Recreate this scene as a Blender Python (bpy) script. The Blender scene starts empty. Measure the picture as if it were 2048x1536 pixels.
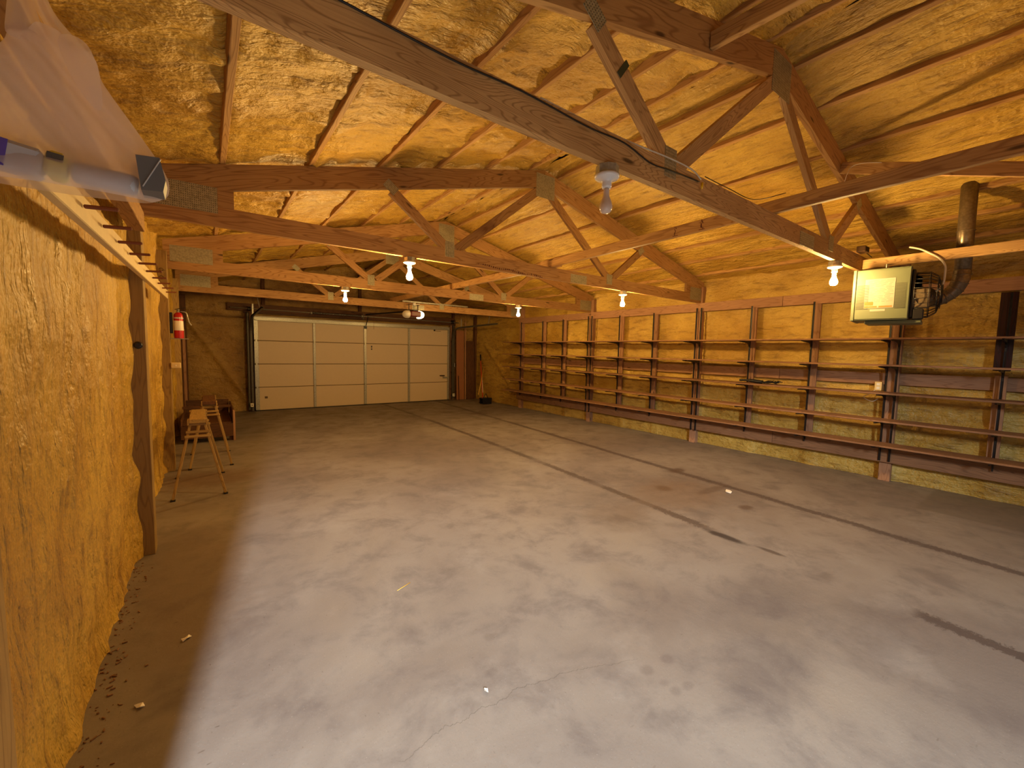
import bpy, math, random
from mathutils import Vector, Matrix, noise
random.seed(7)
S = bpy.context.scene
COL = S.collection
PI = math.pi

# ------------------------------------------------------------------ camera
cam = bpy.data.cameras.new('camera')
cam.sensor_fit = 'HORIZONTAL'; cam.sensor_width = 36.0
cam.lens = 832.6 / 2048 * 36.0
cam.clip_start = 0.02; cam.clip_end = 200
camo = bpy.data.objects.new('camera', cam); COL.objects.link(camo)
R = Matrix(((0.8062428, 0.02909506, -0.59086887), (-0.59120887, 0.07522723, -0.80300245), (0.02108602, 0.99674186, 0.07785267)))
camo.matrix_world = Matrix.Translation((0, 0, 1.474)) @ R.to_4x4()
S.camera = camo

# ------------------------------------------------------------------ world, daylight, exposure
W = bpy.data.worlds.new('sky'); S.world = W; W.use_nodes = True
W.node_tree.nodes['Background'].inputs[0].default_value = (0.80, 0.90, 1.0, 1)
W.node_tree.nodes['Background'].inputs[1].default_value = 0.16
BULB_EMIT = 1280.0
BULB_COL = (1.0, 0.62, 0.20)
def area(name, loc, aim, sx, sy, power, col):
    l = bpy.data.lights.new(name, 'AREA'); l.shape = 'RECTANGLE'; l.size = sx; l.size_y = sy; l.energy = power; l.color = col
    o = bpy.data.objects.new(name, l); COL.objects.link(o); o.location = loc
    o.rotation_euler = (Vector(aim) - Vector(loc)).to_track_quat('-Z', 'Y').to_euler()
    return o
dl = area('daylight', (-0.985, -3.75, 3.10), (0.4, 2.0, 0.0), 0.15, 0.9, 370, (0.80, 0.90, 1.0))
dl.data.spread = math.radians(105)
S.view_settings.view_transform = 'Standard'; S.view_settings.look = 'None'
S.view_settings.exposure = 0.28; S.view_settings.gamma = 1.0; S.view_settings.use_curve_mapping = False

# ------------------------------------------------------------------ materials
def lin(c): return tuple(((v / 255) / 12.92 if v / 255 <= 0.04045 else ((v / 255 + 0.055) / 1.055) ** 2.4) for v in c)
class NT:
    def __init__(s, name):
        s.m = bpy.data.materials.new(name); s.m.use_nodes = True; s.t = s.m.node_tree
        s.b = s.t.nodes['Principled BSDF']; s.tc = s.t.nodes.new('ShaderNodeTexCoord')
    def n(s, typ, **kw):
        x = s.t.nodes.new(typ)
        for k, v in kw.items(): setattr(x, k, v)
        return x
    def l(s, a, b): s.t.links.new(a, b)
    def val(s, sock, v):
        if isinstance(v, bpy.types.NodeSocket): s.l(v, sock)
        else: sock.default_value = v
    def math(s, op, a, b=0.0, c=0.0, clamp=False):
        x = s.n('ShaderNodeMath', operation=op); x.use_clamp = clamp
        s.val(x.inputs[0], a); s.val(x.inputs[1], b)
        if op in ('MULTIPLY_ADD', 'SMOOTH_MIN', 'COMPARE'): s.val(x.inputs[2], c)
        return x.outputs[0]
    def mapping(s, src, scale=(1, 1, 1), loc=(0, 0, 0)):
        x = s.n('ShaderNodeMapping'); s.l(src, x.inputs[0]); x.inputs['Scale'].default_value = scale; s.val(x.inputs['Location'], loc); return x.outputs[0]
    def noise(s, vec, scale, detail=3, rough=0.5, dist=0.0):
        x = s.n('ShaderNodeTexNoise'); s.l(vec, x.inputs['Vector']); x.inputs['Scale'].default_value = scale
        x.inputs['Detail'].default_value = detail; x.inputs['Roughness'].default_value = rough; x.inputs['Distortion'].default_value = dist
        return x.outputs['Fac']
    def ramp(s, fac, stops):
        x = s.n('ShaderNodeValToRGB'); s.l(fac, x.inputs[0]); e = x.color_ramp.elements
        while len(e) < len(stops): e.new(0.5)
        for i, (p, c) in enumerate(stops):
            e[i].position = p; e[i].color = (*c, 1) if len(c) == 3 else c
        return x.outputs[0]
    def maprange(s, v, a, b, c=0.0, d=1.0, smooth=True):
        x = s.n('ShaderNodeMapRange', interpolation_type='SMOOTHSTEP' if smooth else 'LINEAR')
        s.l(v, x.inputs[0])
        for i, q in enumerate((a, b, c, d)): x.inputs[i + 1].default_value = q
        return x.outputs[0]
    def mix(s, fac, a, b, mode='MIX'):
        x = s.n('ShaderNodeMix', data_type='RGBA', blend_type=mode)
        s.val(x.inputs[0], fac); s.val(x.inputs[6], a if isinstance(a, bpy.types.NodeSocket) else (*a, 1)); s.val(x.inputs[7], b if isinstance(b, bpy.types.NodeSocket) else (*b, 1))
        return x.outputs[2]
    def bump(s, h, strength=0.3, dist=0.01, prev=None):
        x = s.n('ShaderNodeBump'); s.l(h, x.inputs['Height']); x.inputs['Strength'].default_value = strength; x.inputs['Distance'].default_value = dist
        if prev: s.l(prev, x.inputs['Normal'])
        return x.outputs[0]
    def done(s, col=None, rough=None, nor=None, metal=None, spec=None):
        if col is not None: s.val(s.b.inputs['Base Color'], col if isinstance(col, bpy.types.NodeSocket) else (*col, 1))
        if rough is not None: s.val(s.b.inputs['Roughness'], rough)
        if nor is not None: s.l(nor, s.b.inputs['Normal'])
        if metal is not None: s.b.inputs['Metallic'].default_value = metal
        if spec is not None: s.b.inputs['Specular IOR Level'].default_value = spec
        return s.m

def wood(name, light, dark, rough=0.65, knots=True, rings=1.0):
    m = NT(name); oi = m.n('ShaderNodeObjectInfo')
    off = m.math('MULTIPLY', oi.outputs['Random'], 53.0)
    cmb = m.n('ShaderNodeCombineXYZ'); m.l(off, cmb.inputs[0]); m.l(m.math('MULTIPLY', oi.outputs['Random'], 17.0), cmb.inputs[1]); m.l(off, cmb.inputs[2])
    P = m.mapping(m.tc.outputs['Object'], (1, 1, 1), cmb.outputs[0])
    a = m.noise(m.mapping(P, (0.55, 5, 5)), 1.6, 2, 0.45)
    g = m.math('FRACT', m.math('MULTIPLY', a, 17.0 * rings))
    g = m.math('ABSOLUTE', m.math('SUBTRACT', g, 0.5))
    g = m.maprange(g, 0.28, 0.5)
    fine = m.noise(m.mapping(P, (2.5, 70, 70)), 2.0, 3, 0.6)
    c = m.mix(m.math('MULTIPLY', g, 0.62), lin(light), lin(dark))
    c = m.mix(m.maprange(fine, 0.35, 0.75), c, lin(dark))if False else m.mix(m.math('MULTIPLY', m.maprange(fine, 0.4, 0.8), 0.35), c, lin(dark))
    blot = m.noise(P, 1.7, 3, 0.6)
    c = m.mix(m.maprange(blot, 0.35, 0.7, 0.0, 0.35), c, lin(dark))
    if knots:
        v = m.n('ShaderNodeTexVoronoi'); m.l(m.mapping(P, (1.7, 7.0, 7.0)), v.inputs['Vector']); v.inputs['Scale'].default_value = 1.0
        k = m.maprange(v.outputs['Distance'], 0.04, 0.11, 1.0, 0.0)
        c = m.mix(m.math('MULTIPLY', k, 0.85), c, tuple(x * 0.22 for x in lin(dark)))
    hs = m.n('ShaderNodeHueSaturation'); m.l(c, hs.inputs['Color']); m.l(m.math('MULTIPLY_ADD', oi.outputs['Random'], 0.28, 0.86), hs.inputs['Value'])
    return m.done(hs.outputs[0], rough, m.bump(m.math('ADD', g, fine), 0.25, 0.002), spec=0.3)

def foam(name, aniso, tint=(1, 1, 1)):
    m = NT(name); P = m.tc.outputs['Object']
    big = m.noise(P, 1.1, 4, 0.6); med = m.noise(m.mapping(P, aniso), 5.0, 4, 0.65, 0.4); fine = m.noise(P, 60, 4, 0.75)
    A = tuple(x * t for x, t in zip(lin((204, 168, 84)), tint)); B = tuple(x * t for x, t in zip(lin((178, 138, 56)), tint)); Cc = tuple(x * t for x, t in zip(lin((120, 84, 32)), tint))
    c = m.mix(m.maprange(big, 0.35, 0.65), A, B)
    c = m.mix(m.maprange(med, 0.46, 0.8, 0.0, 0.85), c, Cc)
    c = m.mix(m.maprange(fine, 0.55, 0.8, 0.0, 0.5), c, Cc)
    spk = m.n('ShaderNodeTexVoronoi'); m.l(P, spk.inputs['Vector']); spk.inputs['Scale'].default_value = 9.0
    c = m.mix(m.maprange(spk.outputs['Distance'], 0.02, 0.07, 0.8, 0.0), c, lin((80, 50, 20)))
    n1 = m.bump(med, 0.9, 0.045); n2 = m.bump(fine, 0.6, 0.006, n1); n3 = m.bump(m.noise(P, 14, 3, 0.6), 0.8, 0.03, n2)
    return m.done(c, m.maprange(fine, 0.3, 0.7, 0.30, 0.68), n3, spec=0.6)

def plain(name, c, rough=0.5, metal=0.0, bumpy=0.0, var=0.12, spec=0.5):
    m = NT(name); P = m.tc.outputs['Object']; f = m.noise(P, 18, 3, 0.6)
    L = lin(c); col = m.mix(f, tuple(min(1, x * (1 + var)) for x in L), tuple(x * (1 - var) for x in L))
    return m.done(col, rough, m.bump(m.noise(P, 90, 2), bumpy, 0.002) if bumpy else None, metal, spec)

def galvanized(name, c=(150, 150, 138), rough=0.42, stripes=0.0):
    m = NT(name); P = m.tc.outputs['Object']
    v = m.n('ShaderNodeTexVoronoi'); m.l(P, v.inputs['Vector']); v.inputs['Scale'].default_value = 55
    L = lin(c); col = m.mix(v.outputs['Distance'], tuple(x * 1.2 for x in L), tuple(x * 0.7 for x in L)); nor = None
    if stripes:
        w = m.n('ShaderNodeTexWave', bands_direction='X'); m.l(P, w.inputs['Vector']); w.inputs['Scale'].default_value = stripes
        w.inputs['Distortion'].default_value = 0.0
        w2 = m.n('ShaderNodeTexWave', bands_direction='Z'); m.l(P, w2.inputs['Vector']); w2.inputs['Scale'].default_value = stripes * 0.8
        hole = m.math('MULTIPLY', m.maprange(w.outputs['Fac'], 0.5, 0.8), m.maprange(w2.outputs['Fac'], 0.35, 0.7))
        col = m.mix(m.math('MULTIPLY', hole, 0.75), col, tuple(x * 0.25 for x in L)); nor = m.bump(hole, 0.8, 0.003)
    return m.done(col, rough, nor, 0.45)

M = {}
M['wood'] = wood('pine', (180, 138, 84), (124, 82, 42))
M['wood_near'] = wood('pine_grey', (198, 158, 104), (126, 88, 48), rings=2.2)
M['post'] = wood('post_wood', (166, 124, 92), (124, 86, 60))
M['postdirty'] = wood('foam_smeared_post', (166, 134, 76), (124, 94, 50))
M['shelfwood'] = wood('shelf_wood', (146, 106, 74), (104, 72, 48), knots=False)
M['darkwood'] = wood('dark_wood', (100, 64, 36), (58, 34, 18))
M['blackwood'] = wood('stained_board', (62, 26, 18), (26, 12, 10), 0.4)
M['fascia'] = plain('cream_board', (214, 188, 132), 0.55)
M['peg'] = plain('brown_peg', (120, 62, 28), 0.6)
M['plate'] = galvanized('gusset_plate', (176, 166, 132), 0.5, 26)
M['steel'] = galvanized('galvanized_steel', (168, 164, 150), 0.38)
M['tracksteel'] = galvanized('track_steel', (84, 78, 66), 0.5)
M['ducting'] = galvanized('duct_steel', (120, 104, 84), 0.28)
M['black'] = plain('black_steel', (22, 18, 18), 0.4)
M['blackplastic'] = plain('black_plastic', (16, 17, 24), 0.45)
M['foam_ceil_l'] = foam('foam_ceiling_l', (1.0, 3.5, 1.0), (0.97, 0.91, 0.55))
M['foam_ceil_r'] = foam('foam_ceiling_r', (4.0, 0.8, 4.0), (0.96, 0.93, 0.65))
M['foam_left'] = foam('foam_wall_l', (1, 3.2, 0.7), (1.0, 0.95, 0.55))
M['foam_right'] = foam('foam_wall_r', (1, 0.7, 3.0), (0.98, 0.98, 0.85))
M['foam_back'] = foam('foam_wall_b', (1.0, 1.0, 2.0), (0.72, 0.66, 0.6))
M['doorwhite'] = plain('door_white', (206, 184, 150), 0.5, var=0.03)
M['seam'] = plain('seam_dark', (90, 66, 38), 0.6)
M['porcelain'] = plain('porcelain', (222, 220, 222), 0.18, var=0.02)
M['frosted'] = plain('frosted_glass', (214, 196, 186), 0.2, var=0.03)
M['white'] = plain('white_plastic', (226, 220, 206), 0.4, var=0.04)
M['red'] = plain('red_paint', (176, 14, 22), 0.28)
M['maroon'] = plain('maroon_plastic', (96, 20, 24), 0.4)
M['heater'] = plain('heater_paint', (88, 92, 70), 0.42, var=0.04)
M['slotdark'] = plain('slot_dark', (60, 58, 44), 0.7)
M['labelpaper'] = plain('label_paper', (134, 124, 112), 0.6, var=0.03)
M['paper'] = plain('paper', (236, 226, 206), 0.6, var=0.03)
M['ink'] = plain('ink_grey', (84, 76, 70), 0.7)
M['inkred'] = plain('ink_orange', (226, 84, 20), 0.6, var=0.03)
M['cable_black'] = plain('cable_black', (20, 14, 12), 0.5)
M['cable_white'] = plain('cable_white', (206, 196, 176), 0.45)
M['yellow'] = plain('yellow_plastic', (232, 186, 20), 0.4)
M['orange'] = plain('orange_plastic', (206, 72, 20), 0.45)
M['gold'] = plain('yellow_handle', (206, 160, 60), 0.5)
M['purple'] = plain('purple_wrap', (92, 76, 170), 0.35, var=0.3)
M['greybox'] = plain('grey_card', (104, 104, 104), 0.45, var=0.08)
M['silver'] = plain('silver_wrap', (190, 190, 196), 0.35, var=0.12)
M['lemon'] = plain('lemon_label', (222, 212, 96), 0.5, var=0.06)
M['greentag'] = plain('green_strap', (58, 66, 44), 0.5)
M['hook'] = plain('hook_steel', (60, 40, 24), 0.4, 0.6)
M['cardboard'] = plain('fibreboard', (150, 96, 58), 0.7, var=0.08)
M['bristle'] = plain('bristle', (30, 26, 24), 0.9)

def mat_bag():
    m = NT('bag_film'); P = m.tc.outputs['Object']; f = m.noise(m.mapping(P, (9, 9, 2.5)), 3, 3)
    m.done((0.83, 0.70, 0.66), 0.35, m.bump(f, 0.35, 0.01)); t = m.t
    tr = m.n('ShaderNodeBsdfTranslucent'); tr.inputs[0].default_value = (0.85, 0.72, 0.66, 1)
    tp = m.n('ShaderNodeBsdfTransparent'); tp.inputs[0].default_value = (1, 1, 1, 1)
    a = m.n('ShaderNodeMixShader'); a.inputs[0].default_value = 0.35; m.l(m.b.outputs[0], a.inputs[1]); m.l(tr.outputs[0], a.inputs[2])
    b = m.n('ShaderNodeMixShader'); b.inputs[0].default_value = 0.5; m.l(a.outputs[0], b.inputs[1]); m.l(tp.outputs[0], b.inputs[2])
    m.l(b.outputs[0], t.nodes['Material Output'].inputs[0]); return m.m
M['bag'] = mat_bag()
def mat_emit(name, col, st):
    m = NT(name); m.b.inputs['Emission Color'].default_value = (*col, 1); m.b.inputs['Emission Strength'].default_value = st
    return m.done((0.9, 0.8, 0.6), 0.3)
M['bulb_lit'] = mat_emit('lit_bulb', BULB_COL, BULB_EMIT)
M['lens_lit'] = mat_emit('lit_lens', (1.0, 0.72, 0.36), 5.0)

def mat_floor():
    m = NT('concrete'); P = m.tc.outputs['Object']
    sep = m.n('ShaderNodeSeparateXYZ'); m.l(P, sep.inputs[0]); X, Y = sep.outputs[0], sep.outputs[1]
    big = m.noise(P, 0.55, 5, 0.6, 0.6); med = m.noise(P, 3.2, 5, 0.65, 0.3); fine = m.noise(P, 45, 4, 0.7)
    c = m.mix(m.maprange(big, 0.36, 0.64), lin((136, 125, 113)), lin((116, 104, 94)))
    c = m.mix(m.maprange(med, 0.44, 0.74, 0.0, 0.6), c, lin((92, 80, 74)))
    c = m.mix(m.maprange(fine, 0.55, 0.85, 0.0, 0.3), c, lin((100, 86, 74)))
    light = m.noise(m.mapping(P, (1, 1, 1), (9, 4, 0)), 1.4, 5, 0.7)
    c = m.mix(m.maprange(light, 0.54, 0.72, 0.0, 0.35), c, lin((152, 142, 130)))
    # the two long dirt lines in the slab
    wob = m.noise(P, 2.2, 4, 0.6); dirt = m.noise(P, 34, 4, 0.85)
    def line(a, b, cc, w, mask=None, k=0.85):
        # x = a + b*y + cc*y*y
        nonlocal c
        cx = m.math('ADD', m.math('MULTIPLY_ADD', Y, b, a), m.math('MULTIPLY', m.math('MULTIPLY', Y, Y), cc))
        d = m.math('ABSOLUTE', m.math('ADD', m.math('SUBTRACT', X, cx), m.math('MULTIPLY_ADD', wob, 0.08, -0.04)))
        q = m.math('ADD', dirt, m.math('MULTIPLY_ADD', d, -0.30 / w, 0.30))
        f = m.maprange(q, 0.50, 0.61, 0.0, k)
        if mask is not None: f = m.math('MULTIPLY', f, mask)
        c = m.mix(f, c, lin((70, 56, 50)))
    line(4.535, 0.085, -0.0011, 0.062, None, 0.72)
    br = m.maprange(m.noise(m.mapping(P, (0.2, 1, 1)), 1.5, 3, 0.7), 0.40, 0.52)
    far = m.maprange(Y, 1.6, 1.9)
    nearp = m.math('MULTIPLY', m.maprange(Y, 0.42, 0.5, 1.0, 0.0), 1.0)
    midp = m.math('MULTIPLY', m.maprange(Y, 0.72, 0.8), m.maprange(Y, 1.0, 1.1, 1.0, 0.0))
    mask = m.math('MAXIMUM', m.math('MAXIMUM', m.math('MULTIPLY', far, m.math('MULTIPLY_ADD', br, 0.5, 0.5)), nearp), m.math('MULTIPLY', midp, br))
    line(3.26, 0.098, -0.0047, 0.058, mask, 0.78)
    rag = m.noise(P, 9, 4, 0.7)
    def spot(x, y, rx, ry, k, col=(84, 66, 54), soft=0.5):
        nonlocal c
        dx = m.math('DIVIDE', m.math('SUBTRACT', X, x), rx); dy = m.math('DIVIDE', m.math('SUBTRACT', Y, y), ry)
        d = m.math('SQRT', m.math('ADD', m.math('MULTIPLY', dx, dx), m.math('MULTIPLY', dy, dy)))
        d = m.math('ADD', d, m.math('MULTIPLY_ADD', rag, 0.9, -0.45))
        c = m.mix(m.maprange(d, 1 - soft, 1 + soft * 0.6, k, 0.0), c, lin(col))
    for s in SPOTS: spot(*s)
    # darker rectangle in the floor colour by the wall
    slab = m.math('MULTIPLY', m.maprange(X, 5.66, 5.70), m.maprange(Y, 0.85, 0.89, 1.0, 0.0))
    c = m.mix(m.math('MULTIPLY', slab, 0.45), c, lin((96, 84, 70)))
    # hairline crack
    q = m.math('SUBTRACT', X, 1.02)
    cr = m.math('SUBTRACT', m.math('SUBTRACT', 1.352, m.math('MULTIPLY', m.math('MULTIPLY', q, q), 0.30)), m.math('MULTIPLY', q, 0.12))
    cr = m.math('ADD', cr, m.math('MULTIPLY_ADD', m.noise(m.mapping(P, (1, 0.2, 1)), 5.0, 5, 0.7), 0.14, -0.07))
    dcr = m.math('ABSOLUTE', m.math('SUBTRACT', Y, cr))
    f = m.math('MULTIPLY', m.maprange(dcr, 0.0006, 0.0022, 0.6, 0.0), m.math('MULTIPLY', m.maprange(X, 0.48, 0.56), m.maprange(X, 1.5, 1.75, 1.0, 0.0)))
    c = m.mix(f, c, lin((80, 72, 64)))
    # leaf bits and grit
    for sc, k_, mp, thr in ((9.0, 0.75, (0.8, 2.4, 1), 0.58), (17.0, 0.6, (2.2, 0.9, 1), 0.52)):
        v = m.n('ShaderNodeTexVoronoi'); m.l(m.mapping(P, mp), v.inputs['Vector']); v.inputs['Scale'].default_value = sc; v.inputs['Randomness'].default_value = 1
        vv = m.math('ADD', v.outputs['Distance'], m.math('MULTIPLY_ADD', fine, 0.25, -0.125))
        patch = m.maprange(m.noise(m.mapping(P, (1, 1, 1), (sc, 2, 0)), 1.3, 4, 0.7), thr - 0.08, thr + 0.05, 0.08, 1.0)
        den = m.math('MULTIPLY', patch, m.maprange(X, 0.0, 0.7, 1.0, 0.55))
        c = m.mix(m.math('MULTIPLY', m.maprange(vv, 0.03, 0.10, k_, 0.0), den), c, lin((70, 52, 38)))
    grit = m.noise(P, 130, 2, 0.6); c = m.mix(m.maprange(grit, 0.62, 0.75, 0.0, 0.35), c, lin((84, 72, 62))); c = m.mix(m.maprange(grit, 0.22, 0.36, 0.30, 0.0), c, lin((186, 178, 168)))
    return m.done(c, m.maprange(med, 0.3, 0.7, 0.5, 0.68), m.bump(fine, 0.25, 0.004, m.bump(med, 0.2, 0.01)), spec=0.4)
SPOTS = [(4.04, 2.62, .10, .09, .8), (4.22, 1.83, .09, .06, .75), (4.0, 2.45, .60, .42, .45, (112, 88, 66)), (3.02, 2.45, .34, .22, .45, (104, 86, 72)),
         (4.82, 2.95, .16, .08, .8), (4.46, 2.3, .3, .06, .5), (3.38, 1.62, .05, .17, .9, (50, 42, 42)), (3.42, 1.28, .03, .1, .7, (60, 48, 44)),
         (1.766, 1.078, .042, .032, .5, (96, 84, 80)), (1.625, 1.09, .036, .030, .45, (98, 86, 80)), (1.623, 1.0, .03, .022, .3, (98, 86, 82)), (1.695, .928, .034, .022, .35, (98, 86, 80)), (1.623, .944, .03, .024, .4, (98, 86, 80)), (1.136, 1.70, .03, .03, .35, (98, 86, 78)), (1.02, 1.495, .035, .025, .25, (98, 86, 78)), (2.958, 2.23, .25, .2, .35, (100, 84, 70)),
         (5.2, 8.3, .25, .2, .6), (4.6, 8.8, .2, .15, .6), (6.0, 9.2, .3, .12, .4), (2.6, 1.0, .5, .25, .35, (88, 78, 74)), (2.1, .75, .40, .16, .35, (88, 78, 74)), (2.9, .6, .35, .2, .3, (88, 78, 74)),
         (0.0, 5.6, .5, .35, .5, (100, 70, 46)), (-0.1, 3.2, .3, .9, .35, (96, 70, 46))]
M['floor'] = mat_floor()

# ------------------------------------------------------------------ mesh helpers
def link(name, me, mat=None, parent=None, label=None):
    o = bpy.data.objects.new(name, me); COL.objects.link(o)
    if mat and not me.materials: me.materials.append(mat)
    if label: o['label'] = label
    if parent is not None: o.parent = parent
    return o
def place(o, mw, parent=None):
    """world matrix mw, under parent (parents are Empties or objects with known matrices)"""
    if parent is not None:
        o.parent = parent; o.matrix_basis = WM(parent).inverted() @ mw
    else: o.matrix_basis = mw
def WM(o):
    return o.matrix_basis if o.parent is None else WM(o.parent) @ o.matrix_basis
def mesh(name, vs, fs, smooth=False):
    me = bpy.data.meshes.new(name); me.from_pydata([tuple(v) for v in vs], [], fs); me.update()
    if smooth: me.polygons.foreach_set('use_smooth', [True] * len(me.polygons))
    return me
def thing(name, label, cat, loc=(0, 0, 0), rz=0.0, group=None):
    o = bpy.data.objects.new(name, None); COL.objects.link(o); o.empty_display_size = 0.05
    o.matrix_basis = Matrix.Translation(loc) @ Matrix.Rotation(rz, 4, 'Z')
    o['label'] = label; o['category'] = cat
    if group: o['group'] = group
    return o
def tag(o, label, cat, group=None):
    o['label'] = label; o['category'] = cat
    if group: o['group'] = group
    return o
def struct(o): o['kind'] = 'structure'; return o
def cbox(sx, sy, sz, b=0.003):
    """chamfered box centred on origin: verts, faces"""
    b = min(b, sx * .3, sy * .3, sz * .3); vs = []; 
    x, y, z = sx / 2, sy / 2, sz / 2
    idx = {}
    for i in (-1, 1):
        for j in (-1, 1):
            for k in (-1, 1):
                idx[(i, j, k, 0)] = len(vs); vs.append((i * x, j * (y - b), k * (z - b)))
                idx[(i, j, k, 1)] = len(vs); vs.append((i * (x - b), j * y, k * (z - b)))
                idx[(i, j, k, 2)] = len(vs); vs.append((i * (x - b), j * (y - b), k * z))
    fs = []
    def face(pts, n):
        a, bb, c = (Vector(vs[p]) for p in pts[:3])
        if (bb - a).cross(c - a).dot(Vector(n)) < 0: pts = pts[::-1]
        fs.append(pts)
    for s in (-1, 1):
        face([idx[(s, -1, -1, 0)], idx[(s, 1, -1, 0)], idx[(s, 1, 1, 0)], idx[(s, -1, 1, 0)]], (s, 0, 0))
        face([idx[(-1, s, -1, 1)], idx[(1, s, -1, 1)], idx[(1, s, 1, 1)], idx[(-1, s, 1, 1)]], (0, s, 0))
        face([idx[(-1, -1, s, 2)], idx[(1, -1, s, 2)], idx[(1, 1, s, 2)], idx[(-1, 1, s, 2)]], (0, 0, s))
        for t in (-1, 1):
            face([idx[(s, t, -1, 0)], idx[(s, t, 1, 0)], idx[(s, t, 1, 1)], idx[(s, t, -1, 1)]], (s, t, 0))
            face([idx[(s, -1, t, 0)], idx[(s, 1, t, 0)], idx[(s, 1, t, 2)], idx[(s, -1, t, 2)]], (s, 0, t))
            face([idx[(-1, s, t, 1)], idx[(1, s, t, 1)], idx[(1, s, t, 2)], idx[(-1, s, t, 2)]], (0, s, t))
            for u in (-1, 1):
                face([idx[(s, t, u, 0)], idx[(s, t, u, 1)], idx[(s, t, u, 2)]], (s, t, u))
    return vs, fs
_cb = {}
def boxmesh(sx, sy, sz, mat, b=0.003):
    key = (round(sx, 4), round(sy, 4), round(sz, 4), mat, b)
    if key not in _cb:
        me = mesh('box', *cbox(sx, sy, sz, b)); me.materials.append(M[mat]); _cb[key] = me
    return _cb[key]
def frame(p0, p1, up=(0, 0, 1)):
    p0, p1 = Vector(p0), Vector(p1); x = (p1 - p0).normalized(); z = Vector(up) - x * Vector(up).dot(x)
    if z.length < 1e-4: z = Vector((0, 1, 0)) - x * x.y
    z.normalize(); y = z.cross(x)
    return Matrix(((x.x, y.x, z.x, 0), (x.y, y.y, z.y, 0), (x.z, y.z, z.z, 0), (0, 0, 0, 1)))
def board(name, p0, p1, w, h, mat, parent=None, up=(0, 0, 1), b=0.003, label=None):
    """box from p0 to p1 (axis line), w across, h along up; local X runs along its length"""
    p0, p1 = Vector(p0), Vector(p1)
    o = link(name, boxmesh((p1 - p0).length, w, h, mat, b), label=label)
    place(o, Matrix.Translation((p0 + p1) / 2) @ frame(p0, p1, up), parent); return o
def abox(name, lo, hi, mat, parent=None, b=0.003, label=None, axis=None):
    """axis aligned box lo..hi with the grain along its longest side"""
    lo, hi = Vector(lo), Vector(hi); d = hi - lo; c = (lo + hi) / 2
    a = axis if axis is not None else max(range(3), key=lambda i: d[i])
    v = Vector((0, 0, 0)); v[a] = d[a] / 2
    if a == 2: return board(name, c - v, c + v, d[0], d[1], mat, parent, (0, 1, 0), b, label) if False else board(name, c - v, c + v, d[0] if False else d[0], d[1], mat, parent, (0, 1, 0), b, label)
    if a == 0: return board(name, c - v, c + v, d[1], d[2], mat, parent, (0, 0, 1), b, label)
    return board(name, c - v, c + v, d[0], d[2], mat, parent, (0, 0, 1), b, label)
def prism(name, pts, y0, y1, mat, parent, direction):
    """polygon in XZ extruded in Y, local X along direction"""
    c = Vector((sum(p[0] for p in pts) / len(pts), (y0 + y1) / 2, sum(p[1] for p in pts) / len(pts)))
    mw = Matrix.Translation(c) @ frame((0, 0, 0), (direction[0], 0, direction[1])); inv = mw.inverted()
    n = len(pts); vs = [inv @ Vector((p[0], y, p[1])) for y in (y0, y1) for p in pts]
    area2 = sum(pts[i][0] * pts[(i + 1) % n][1] - pts[(i + 1) % n][0] * pts[i][1] for i in range(n))
    f0 = list(range(n)); f1 = [n + i for i in range(n)][::-1]
    sides = [[i + n, (i + 1) % n + n, (i + 1) % n, i] for i in range(n)]
    fs = [f0, f1] + sides
    if area2 < 0: fs = [f[::-1] for f in fs]
    o = link(name, mesh(name, vs, fs), M[mat]); place(o, mw, parent); return o
def tube_data(pts, r, seg=8, closed=False):
    pts = [Vector(p) for p in pts]; n = len(pts); vs = []; fs = []
    prev = None
    for i, p in enumerate(pts):
        t = ((pts[min(i + 1, n - 1)] - pts[max(i - 1, 0)]) if not closed else (pts[(i + 1) % n] - pts[i - 1])).normalized()
        if prev is None:
            a = Vector((0, 0, 1)) if abs(t.z) < 0.9 else Vector((1, 0, 0)); u = t.cross(a).normalized()
        else: u = (prev - t * prev.dot(t)).normalized()
        prev = u; v = t.cross(u); rr = r[i] if isinstance(r, (list, tuple)) else r
        for k in range(seg): a = 2 * PI * k / seg; vs.append(p + (u * math.cos(a) + v * math.sin(a)) * rr)
    m = n if closed else n - 1
    for i in range(m):
        for k in range(seg):
            a, b = i * seg + k, i * seg + (k + 1) % seg; c, d = ((i + 1) % n) * seg + (k + 1) % seg, ((i + 1) % n) * seg + k
            fs.append([a, b, c, d])
    if not closed: fs.append(list(range(seg))[::-1]); fs.append([(n - 1) * seg + k for k in range(seg)])
    return vs, fs
def tube(name, pts, r, mat, parent=None, seg=8, closed=False, label=None, smooth=True):
    c = sum((Vector(p) for p in pts), Vector()) / len(pts)
    vs, fs = tube_data([Vector(p) - c for p in pts], r, seg, closed)
    o = link(name, mesh(name, vs, fs, smooth), M[mat], label=label); place(o, Matrix.Translation(c), parent); return o
def spline(pts, n=6):
    P = [Vector(p) for p in pts]; out = []
    for i in range(len(P) - 1):
        a, b, c, d = P[max(i - 1, 0)], P[i], P[i + 1], P[min(i + 2, len(P) - 1)]
        for k in range(n):
            t = k / n; out.append(0.5 * ((2 * b) + (c - a) * t + (2 * a - 5 * b + 4 * c - d) * t * t + (3 * b - a - 3 * c + d) * t ** 3))
    out.append(P[-1]); return out
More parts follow.
